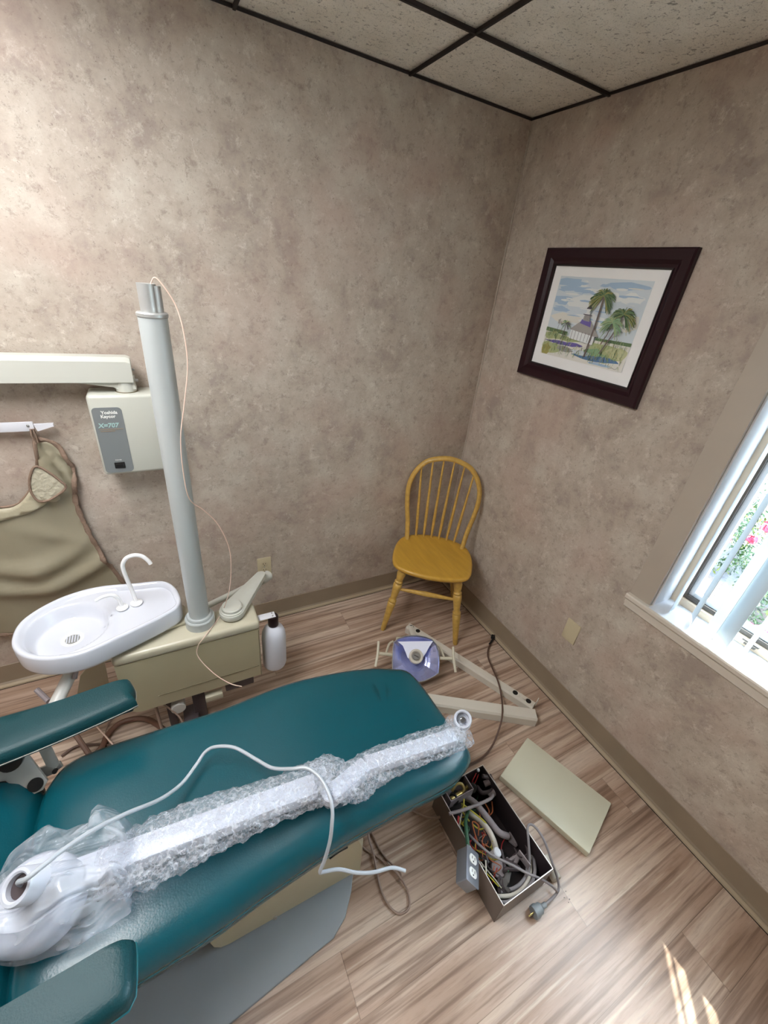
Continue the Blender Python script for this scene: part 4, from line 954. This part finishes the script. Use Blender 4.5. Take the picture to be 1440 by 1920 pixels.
for q_ in (PA+d1*.025, PA+d1*.07, PB-d1*.03, PB-d1*.10): MB().cyl(q_+Vector((0, 0, .046)), q_+Vector((0, 0, .0485)), .013, 20).build('arm_pivot_hole', 'black', o1)
b = MB(); b.box(PA+d1*.05-s1*.028+Vector((0, 0, .035)), (.03, .09, .03), Matrix.Rotation(-.3, 3, 'Z'), .003); b.build('elbow_link', 'lightarm', ol); b = MB(); b.box(PB-d1*.06+s1*.0+Vector((0, 0, .051)), (.018, .035, .010), Matrix.Rotation(.2, 3, 'Z'), .002); b.build('elbow_link', 'lightarm', ol)
b = MB(); b.box(PC-d2*-.008+Vector((0, 0, .028)), (.004, .055, .045), Matrix.Rotation(math.atan2(d2.y, d2.x), 3, 'Z'), .001); b.build('end_plate', 'lightarm2', o2)
MB().box(PB+d1*.004+s1*.02+Vector((0, 0, .055)), (.004, .03, .03), Matrix.Rotation(math.atan2(d1.y, d1.x), 3, 'Z'), .001).build('arm_tab', 'lightarm', ol)

# ------------------------------------------------------------ loose pale cover panel
c4 = [Vector((-0.322,-1.210,0.032)), Vector((-0.191,-1.557,0.032)), Vector((-0.434,-1.646,0.032)), Vector((-0.542,-1.285,0.032))]
cen = sum(c4, Vector())/4; L_ = ((c4[1]-c4[0]).length+(c4[2]-c4[3]).length)/2; W_ = ((c4[3]-c4[0]).length+(c4[2]-c4[1]).length)/2
dd = ((c4[1]-c4[0])+(c4[2]-c4[3])).normalized(); s_ = Vector((-dd.y, dd.x, 0))
b = MB(); b.prism(rrect(-L_/2, L_/2, -W_/2, W_/2, .004), Vector((cen.x, cen.y, .001)), dd, s_, Vector((0, 0, 1)), .030, .003)
tag(b.build('loose_cover_panel', 'cover'), 'pale green-beige rectangular cover panel lying flat on the floor by the open box', 'panel')

# ------------------------------------------------------------ open junction box
jb = thing('junction_box', 'open taupe steel utility box full of hoses and wires on the floor', 'utility box', (-.755, -1.44, 0))
X0, X1, Y0, Y1, HT = -.866, -.645, -1.628, -1.255, .13
t = .0025
b = MB()
for c, s_ in (((X0+t/2, (Y0+Y1)/2, HT/2), (t, Y1-Y0, HT)), ((X1-t/2, (Y0+Y1)/2, HT/2), (t, Y1-Y0, HT)), (((X0+X1)/2, Y0+t/2, HT/2), (X1-X0, t, HT)), (((X0+X1)/2, Y1-t/2, HT/2), (X1-X0, t, HT)), (((X0+X1)/2, (Y0+Y1)/2, .002), (X1-X0, Y1-Y0, t))): b.box(c, s_)
b.build('shell', 'metalbox', jb, smooth=False)
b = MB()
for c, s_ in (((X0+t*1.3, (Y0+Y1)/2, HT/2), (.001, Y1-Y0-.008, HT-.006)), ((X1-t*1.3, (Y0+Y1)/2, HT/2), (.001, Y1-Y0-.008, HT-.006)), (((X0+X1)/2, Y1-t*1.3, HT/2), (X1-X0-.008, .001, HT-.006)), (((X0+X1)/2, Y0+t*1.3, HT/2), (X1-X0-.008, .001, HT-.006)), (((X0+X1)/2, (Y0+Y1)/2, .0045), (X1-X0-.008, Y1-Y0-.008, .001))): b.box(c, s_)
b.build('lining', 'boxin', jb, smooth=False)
b = MB()
for c, s_ in (((X0+t/2, (Y0+Y1)/2, HT+.0006), (t, Y1-Y0, .0012)), ((X1-t/2, (Y0+Y1)/2, HT+.0006), (t, Y1-Y0, .0012)), (((X0+X1)/2, Y0+t/2, HT+.0006), (X1-X0, t, .0012)), (((X0+X1)/2, Y1-t/2, HT+.0006), (X1-X0, t, .0012))): b.box(c, s_)
b.build('rim', 'rim', jb, smooth=False)
# receptacle tray with brass fitting
tr_ = [(-.842, -1.255), (-.738, -1.255), (-.738, -1.312), (-.842, -1.312)]
b = MB(); b.box((-.842, -1.285, .105), (.003, .056, .05)); b.box((-.738, -1.285, .105), (.003, .056, .05)); b.box((-.79, -1.312, .105), (.107, .003, .05)); b.box((-.79, -1.285, .082), (.104, .056, .003)); b.box((-.84, -1.246, .12), (.025, .016, .02))
td = b.build('tray', 'hosegrey', jb, smooth=False)
b = MB(); b.cyl((-.828, -1.298, .10), (-.775, -1.296, .10), .010, 14, .002); b.tube([(-.805, -1.275, .10), (-.785, -1.268, .118), (-.765, -1.275, .118), (-.762, -1.292, .108), (-.78, -1.298, .10)], .006, 10, 5); b.cyl((-.755, -1.29, .10), (-.742, -1.29, .11), .007, 10); b.build('brass_fitting', 'brass', td)
def T(name, m, pts, r, seg=8): b = MB(); b.tube(pts, r, seg, 6); return b.build(name, m, jb)
J = lambda px_, py_, z: None
T('hose', 'hosegrey', [(-0.765,-1.291,0.070), (-0.747,-1.343,0.095), (-0.732,-1.406,0.090), (-0.719,-1.454,0.080), (-0.687,-1.474,0.060)], .0115, 14)
T('hose', 'hosewhite', [(-0.781,-1.340,0.060), (-0.761,-1.392,0.080), (-0.755,-1.433,0.090), (-0.756,-1.466,0.085), (-0.758,-1.488,0.070)], .010, 14)
T('hose', 'hosegrey', [(-0.873,-1.343,0.128), (-0.814,-1.355,0.128), (-0.744,-1.362,0.122), (-0.690,-1.363,0.115), (-0.666,-1.352,0.100)], .0058, 10)
T('hose', 'hosedk', [(-0.633,-1.290,0.110), (-0.629,-1.331,0.090), (-0.630,-1.398,0.080), (-0.634,-1.479,0.070), (-0.650,-1.540,0.060), (-0.682,-1.564,0.050)], .006, 8)
T('hose', 'hosedk', [(-0.669,-1.287,0.120), (-0.640,-1.305,0.110), (-0.645,-1.334,0.090), (-0.688,-1.324,0.080), (-0.688,-1.294,0.070)], .008, 10)
T('hose', 'hosegrey', [(-0.666,-1.304,0.090), (-0.638,-1.313,0.100), (-0.642,-1.340,0.090), (-0.672,-1.347,0.080)], .011, 12)
T('hose', 'hosewhite', [(-0.841,-1.588,0.060), (-0.790,-1.609,0.060), (-0.730,-1.609,0.060), (-0.681,-1.585,0.060), (-0.635,-1.534,0.050)], .006, 10)
T('hose', 'cordgrey', [(-0.854,-1.600,0.070), (-0.814,-1.619,0.070), (-0.732,-1.620,0.070), (-0.678,-1.598,0.070), (-0.641,-1.553,0.060)], .006, 10)
T('hose', 'cordgrey', [(-0.816,-1.580,0.040), (-0.761,-1.597,0.045), (-0.709,-1.592,0.050), (-0.668,-1.566,0.040)], .006, 10)
rnd = random.Random(12)
wc = ['red', 'yellow', 'orange', 'green', 'hosedk', 'orange', 'red', 'hosewhite', 'yellow', 'orange', 'orange', 'green', 'hosedk', 'hosedk']
for k in range(34):
    cx, cy = rnd.uniform(-.845, -.76), rnd.uniform(-1.53, -1.37)
    if k > 24: cx, cy = rnd.uniform(-.84, -.67), rnd.uniform(-1.60, -1.30)
    p = Vector((cx, cy, rnd.uniform(.03, .09))); pts = [p]
    for _ in range(4):
        p = p+Vector((rnd.uniform(-.028, .028), rnd.uniform(-.035, .035), rnd.uniform(-.02, .025)))
        p.x = min(max(p.x, X0+.01), X1-.01); p.y = min(max(p.y, Y0+.01), -1.325 if p.x < -.73 else Y1-.01); p.z = min(max(p.z, .015), .108); pts.append(p.copy())
    T('wire', wc[k % len(wc)], pts, .0017 if k % 3 else .0024, 6)
T('wire', 'red', [(-0.683,-1.266,0.115), (-0.698,-1.273,0.100), (-0.706,-1.276,0.080)], .002, 6); T('wire', 'red', [(-0.678,-1.273,0.115), (-0.691,-1.281,0.100), (-0.698,-1.283,0.080)], .002, 6)
T('wire', 'yellow', [(-0.791,-1.325,0.125), (-0.806,-1.343,0.120), (-0.815,-1.349,0.110), (-0.802,-1.383,0.090)], .003, 8); T('wire', 'yellow', [(-0.803,-1.336,0.120), (-0.758,-1.403,0.100), (-0.752,-1.421,0.090), (-0.777,-1.418,0.080), (-0.793,-1.392,0.080)], .0025, 8)
T('wire', 'red', [(-0.839,-1.360,0.115), (-0.849,-1.371,0.110), (-0.858,-1.384,0.100)], .0035, 8)
T('wire', 'hosewhite', [(-0.821,-1.356,0.110), (-0.851,-1.382,0.115), (-0.858,-1.400,0.110)], .002, 6)
T('wire', 'yellow', [(-0.861,-1.512,0.110), (-0.846,-1.539,0.100), (-0.820,-1.574,0.070)], .0018, 6); T('wire', 'hosewhite', [(-0.847,-1.503,0.100), (-0.825,-1.549,0.080), (-0.810,-1.579,0.060)], .0018, 6)
for k in range(7):
    p = Vector((rnd.uniform(-.83, -.68), rnd.uniform(-1.60, -1.45), rnd.uniform(.03, .06))); pts = [p]
    for _ in range(3):
        p = p+Vector((rnd.uniform(-.05, .05), rnd.uniform(-.05, .05), rnd.uniform(-.02, .02))); p.x = min(max(p.x, X0+.015), X1-.015); p.y = min(max(p.y, Y0+.015), -1.33); p.z = min(max(p.z, .02), .075); pts.append(p.copy())
    T('hose', ['hosedk', 'black', 'hosegrey'][k % 3], pts, .0065, 8)
b = MB(); c0 = Vector((-0.672,-1.262,0.118)); b.lathe([(.005, 0), (.0065, .004), (.005, .009), (0, .011)], c0, (0, 0, 1), 12); b.build('terminal_cap', 'white', jb)
b = MB(); c0 = Vector((-0.774,-1.501,0.085)); ax_ = Vector((.3, -.15, .9)).normalized(); b.lathe([(.0135, -.03), (.0135, .0), (.015, .001), (.015, .010), (.0125, .013), (0, .013)], c0, ax_, 20)
for k in range(6): pass
b.build('valve_knob', 'white', jb)
b = MB(); c0 = Vector((-0.778,-1.532,0.050)); ax_ = Vector((-.2, -.3, .93)).normalized(); b.lathe([(.026, -.012), (.026, .004), (.023, .007), (.006, .008), (.005, .010), (0, .010)], c0, ax_, 28); b.cyl(c0-ax_*.04, c0-ax_*.012, .014, 16); b.build('regulator', 'hosegrey', jb)
b = MB(); b.box(Vector((-0.767,-1.563,0.045)), (.04, .02, .03), Matrix.Rotation(.6, 3, 'Z'), .004); b.cyl((-0.801,-1.572,0.050), (-0.787,-1.597,0.050), .008, 12); b.cyl((-0.774,-1.566,0.020), (-0.792,-1.572,0.060), .012, 12); b.build('valve_body', 'darkgasket', jb)
b = MB(); c0 = Vector((-0.699,-1.558,0.090)); b.box(c0, (.004, .05, .035), Matrix.Rotation(.1, 3, 'Z'), .001); b.cyl(c0-Vector((.003, 0, 0)), c0-Vector((.0045, 0, 0)), .004, 10); b.build('lever_plate', 'hosegrey', jb)
b = MB(); b.cyl((-0.780,-1.279,0.060), (-0.819,-1.303,0.100), .020, 20, .003); b.cyl((-0.697,-1.278,0.050), (-0.724,-1.298,0.095), .018, 20, .003); b.build('solenoid', 'black', jb)
for p in ((-.6462, -1.46, .09), (-.6462, -1.50, .06), (-.6462, -1.40, .07)): pass
# galvanised outlet box hooked on the rim
ob = thing('handy_outlet_box', 'galvanised handy box with duplex receptacle hanging on the open steel box side', 'outlet', (-.93, -1.5, .0))
o_ = Vector((-.906, -1.511, .163)); u2 = Vector((.55, -.61, -.57)).normalized(); v2 = Vector((.64, .75, -.18)); v2 = (v2-u2*v2.dot(u2)).normalized(); n2 = u2.cross(v2)
if n2.z < 0: n2 = -n2
w2, h2 = .052, .102
b = MB(); b.prism(rrect(-w2/2, w2/2, -h2/2, h2/2, .005), o_-n2*.046, u2, v2, n2, .045, .002); b.build('box_body', 'bluebox', ob)
b = MB(); b.prism(rrect(-w2/2-.002, w2/2+.002, -h2/2-.002, h2/2+.002, .004), o_-n2*.001, u2, v2, n2, .0025, .0005); cp = b.build('cover_plate', 'bluebox', ob)
for s_ in (-1, 1):
    b = MB(); b.prism([(.0165*math.cos(a), max(-.0135, min(.0135, .0165*math.sin(a)))+s_*.020) for a in [2*PI*k/24 for k in range(24)]], o_+n2*.0014, u2, v2, n2, .003, .0005); rc = b.build('receptacle', 'outletw', ob)
    b = MB()
    rt = Matrix((u2, v2, n2)).transposed()
    for dx in (-.006, .006): b.box(o_+n2*.0046+u2*dx+v2*(s_*.020+.003), (.0016, .008, .001), rt)
    b.cyl(o_+n2*.0042+v2*(s_*.020-.007), o_+n2*.005+v2*(s_*.020-.007), .0025, 10); b.build('slot', 'black', rc)
b = MB(); b.tube([o_+v2*(h2/2+.001)-n2*.02, o_+v2*(h2/2+.014)-n2*.02, Vector((-0.851,-1.412,0.140)), Vector((-0.826,-1.383,0.120)), Vector((-0.784,-1.353,0.090))], .0065, 10, 8); b.build('flex_conduit', 'green', ob)
b = MB(); b.lathe([(.010, 0), (.010, .012), (.008, .014)], o_+v2*(h2/2)-n2*.02, v2, 8); b.build('conduit_connector', 'rim', ob)
# pale tube standing behind the far side of the box
tag(MB().cyl((-.586, -1.572, .0195), (-.596, -1.642, .0195), .0185, 28, .002).build('white_tube', 'hosewhite'), 'short off-white plastic tube lying beside the box near the grey plug', 'tube')
# grey plug and cord
pg = thing('power_plug', 'grey power plug with looped grey cord lying beside the open box', 'plug', (-.69, -1.68, 0))
p0 = Vector((-0.739,-1.670,0.022)); p1 = Vector((-0.658,-1.673,0.022)); da = (p1-p0).normalized()
b = MB(); b.lathe([(.019, 0), (.0195, .004), (.0195, .016), (.0165, .022), (.0165, .030), (.012, .036), (.008, .038), (.008, .054), (.0055, .056)], p0, da, 20); b.build('plug_body', 'plug', pg, angle=30)
b = MB(); sd = da.cross(Vector((0, 0, 1)))
for s_ in (-1, 1): b.box(p0-da*.008+Vector((0, 0, .006*s_)), (.016, .0015, .006), Matrix((da, sd, Vector((0, 0, 1)))).transposed())
b.cyl(p0, p0-da*.02-sd*.0, .0024, 10); b.build('prong', 'brass', pg)
b = MB(); b.tube([p0+da*.054, Vector((-0.624,-1.667,0.030)), Vector((-0.610,-1.647,0.050)), Vector((-0.614,-1.611,0.090)), Vector((-0.614,-1.561,0.130)), Vector((-0.618,-1.523,0.145)), Vector((-0.630,-1.502,0.150)), Vector((-0.647,-1.503,0.145)), Vector((-0.663,-1.534,0.120)), Vector((-0.684,-1.575,0.080)), Vector((-0.720,-1.603,0.050)), Vector((-0.773,-1.602,0.030))], .0042, 10, 8); b.build('cord', 'cordgrey', pg)
b = MB(); b.tube([p0+da*.05, Vector((-0.633,-1.669,0.030)), Vector((-0.645,-1.656,0.060)), Vector((-0.685,-1.630,0.100)), Vector((-0.737,-1.600,0.135)), Vector((-0.765,-1.558,0.125)), Vector((-0.799,-1.508,0.110)), Vector((-0.818,-1.462,0.100)), Vector((-0.824,-1.415,0.080))], .0042, 10, 8); b.build('cord', 'cordgrey', pg)

# ------------------------------------------------------------ cables on the floor
def cable(name, m, label, pts, r, seg=8): b = MB(); b.tube(pts, r, seg, 8); return tag(b.build(name, m), label, 'cable')
cable('brown_cable', 'cordbrown', 'brown cable curving from the right wall baseboard across the light arm', [(-.022, -.640, .016), (-0.044,-0.656,0.012), (-0.120,-0.704,0.012), (-0.173,-0.760,0.020), (-0.227,-0.854,0.050), (-0.261,-0.931,0.060), (-0.288,-0.994,0.040), (-0.358,-1.074,0.060), (-0.404,-1.116,0.045), (-0.474,-1.160,0.012), (-0.556,-1.187,0.008), (-0.630,-1.187,0.008), (-0.679,-1.177,0.008), (-0.767,-1.142,0.008)], .0042)
b = MB(); b.tube([(-.0335, -.645, .016), (-0.039,-0.655,0.013), (-0.096,-0.684,0.013)], .006, 10, 4); b.cyl((-.034, -.638, .016), (-.05, -.655, .014), .010, 12, .002); tag(b.build('cable_sleeve', 'black'), 'black sleeve clamping the brown cable at the right wall baseboard', 'cable clamp')
cable('tan_cable', 'cordtan', 'tan cable looping out from under the dental chair onto the floor', [(-1.184,-1.091,0.012), (-1.152,-1.183,0.008), (-1.139,-1.233,0.020), (-1.144,-1.257,0.020), (-1.146,-1.297,0.012), (-1.158,-1.356,0.007), (-1.165,-1.403,0.006), (-1.159,-1.447,0.006), (-1.139,-1.476,0.006), (-1.109,-1.480,0.006), (-1.092,-1.464,0.006), (-1.085,-1.430,0.006), (-1.096,-1.384,0.012), (-1.130,-1.319,0.006), (-1.165,-1.272,0.006), (-1.184,-1.235,0.006), (-1.210,-1.156,0.006)], .0035)
cable('tan_cable', 'cordtan', 'shorter tan cable crossing the long tan loop below the chair edge', [(-1.160,-1.140,0.006), (-1.124,-1.237,0.006), (-1.120,-1.282,0.006), (-1.108,-1.330,0.006), (-1.094,-1.369,0.014), (-1.084,-1.391,0.006), (-1.099,-1.403,0.006)], .0032)
cable('tan_cable', 'cordtan', 'short tan cable entering the left side of the open steel box', [(-0.973,-1.163,0.008), (-0.956,-1.218,0.006), (-0.930,-1.257,0.008), (-0.904,-1.289,0.020), (-0.871,-1.310,0.035)], .0045)
cable('floor_hose', 'pvc', 'thick brown hose curving on the floor below the beige cabinet', [(-2.064,-0.572,0.020), (-1.997,-0.516,0.022), (-1.980,-0.469,0.022), (-1.940,-0.430,0.022), (-1.884,-0.428,0.022), (-1.824,-0.459,0.022), (-1.766,-0.536,0.020)], .011, 12)
cable('floor_tube', 'cordbrown', 'thin dark tube crossing the floor beside the far armrest', [(-2.134,-0.485,0.010), (-2.097,-0.463,0.008), (-2.057,-0.468,0.008), (-1.982,-0.499,0.008), (-1.953,-0.521,0.008)], .005)
cable('floor_hose', 'cordbrown', 'straight dark hose running from under the far armrest to the chair', [(-2.034,-0.592,0.300), (-2.001,-0.656,0.280), (-1.971,-0.714,0.260)], .0085)
cable('floor_wire', 'cordtan', 'thin brown wire looping on the floor under the cabinet corner', [(-1.924,-0.349,0.006), (-1.964,-0.373,0.006), (-1.986,-0.418,0.006), (-1.983,-0.470,0.006), (-1.963,-0.515,0.006)], .003)
cable('floor_wire', 'pinkwire', 'thin reddish wire slanting across the floor beside the thick hose', [(-2.046,-0.370,0.050), (-1.994,-0.462,0.050), (-1.944,-0.552,0.050)], .0028)

b = MB(); rnd = random.Random(3)
for q_ in ((-0.581,-1.676,0.001), (-0.586,-1.697,0.001), (-0.596,-1.701,0.001), (-0.600,-1.686,0.001)): b.box((q_[0], q_[1], .0015), (rnd.uniform(.0015, .004), rnd.uniform(.0015, .003), .0015), Matrix.Rotation(rnd.uniform(0, 3), 3, 'Z'))
cr = tag(b.build('floor_crumbs', 'black', smooth=False), 'few tiny dark crumbs scattered on the floor beside the grey plug', 'crumbs'); cr['kind'] = 'stuff'

# ------------------------------------------------------------ light
tf = thing('ceiling_troffer', 'recessed fluorescent ceiling light with prismatic diffuser', 'ceiling light', (-2.133, -.996, H-.02))
MB().box((-2.133, -.996, H-.012), (.58, 1.18, .012)).build('diffuser', 'lamp', tf, smooth=False)
b = MB()
for c, s_ in (((-2.43, -.996, H-.014), (.012, 1.2, .018)), ((-1.84, -.996, H-.014), (.012, 1.2, .018)), ((-2.133, -.396, H-.014), (.6, .012, .018)), ((-2.133, -1.596, H-.014), (.6, .012, .018))): b.box(c, s_)
b.build('lamp_frame', 'white', tf, smooth=False)
sun = bpy.data.lights.new('sun', 'SUN'); sun.energy = 6; sun.angle = .009; sun.color = (1, .95, .87)
so = bpy.data.objects.new('sun', sun); COL.objects.link(so); so.rotation_euler = Vector((-.449, -.455, -1)).to_track_quat('-Z', 'Y').to_euler(); so.location = (3, 2, 6)
w = bpy.data.worlds.new('sky'); S.world = w; w.use_nodes = True; nt = w.node_tree; nt.nodes.clear()
sk = nt.nodes.new('ShaderNodeTexSky'); sk.sky_type = 'NISHITA'; sk.sun_disc = False; sk.sun_elevation = math.radians(51.6); sk.sun_rotation = math.radians(40); sk.dust_density = 2.5
bg = nt.nodes.new('ShaderNodeBackground'); bg.inputs[1].default_value = 1.7
mixn = nt.nodes.new('ShaderNodeMix'); mixn.data_type = 'RGBA'; mixn.inputs[0].default_value = .45; mixn.inputs[7].default_value = (5, 5.2, 5.6, 1)
out = nt.nodes.new('ShaderNodeOutputWorld'); nt.links.new(sk.outputs[0], mixn.inputs[6]); nt.links.new(mixn.outputs[2], bg.inputs[0]); nt.links.new(bg.outputs[0], out.inputs[0])

# ------------------------------------------------------------ camera
cam = bpy.data.cameras.new('camera'); co = bpy.data.objects.new('camera', cam); COL.objects.link(co); S.camera = co
cam.sensor_fit = 'VERTICAL'; cam.sensor_height = 24; cam.lens = 24*774.1329/1920; cam.clip_start = .02
r_ = Vector((0.88474584, -0.45489371, 0.10147174)); u_ = Vector((0.14585989, 0.47702304, 0.8667029)); f_ = Vector((0.44266206, 0.75201112, -0.48839489))
mw = Matrix((r_, u_, -f_)).transposed().to_4x4(); mw.translation = Vector((-1.58448, -1.83913, 1.78297)); co.matrix_world = mw
S.view_settings.view_transform = 'Standard'; S.view_settings.look = 'None'; S.view_settings.gamma = 1; S.view_settings.use_curve_mapping = False
S.view_settings.exposure = 1.35
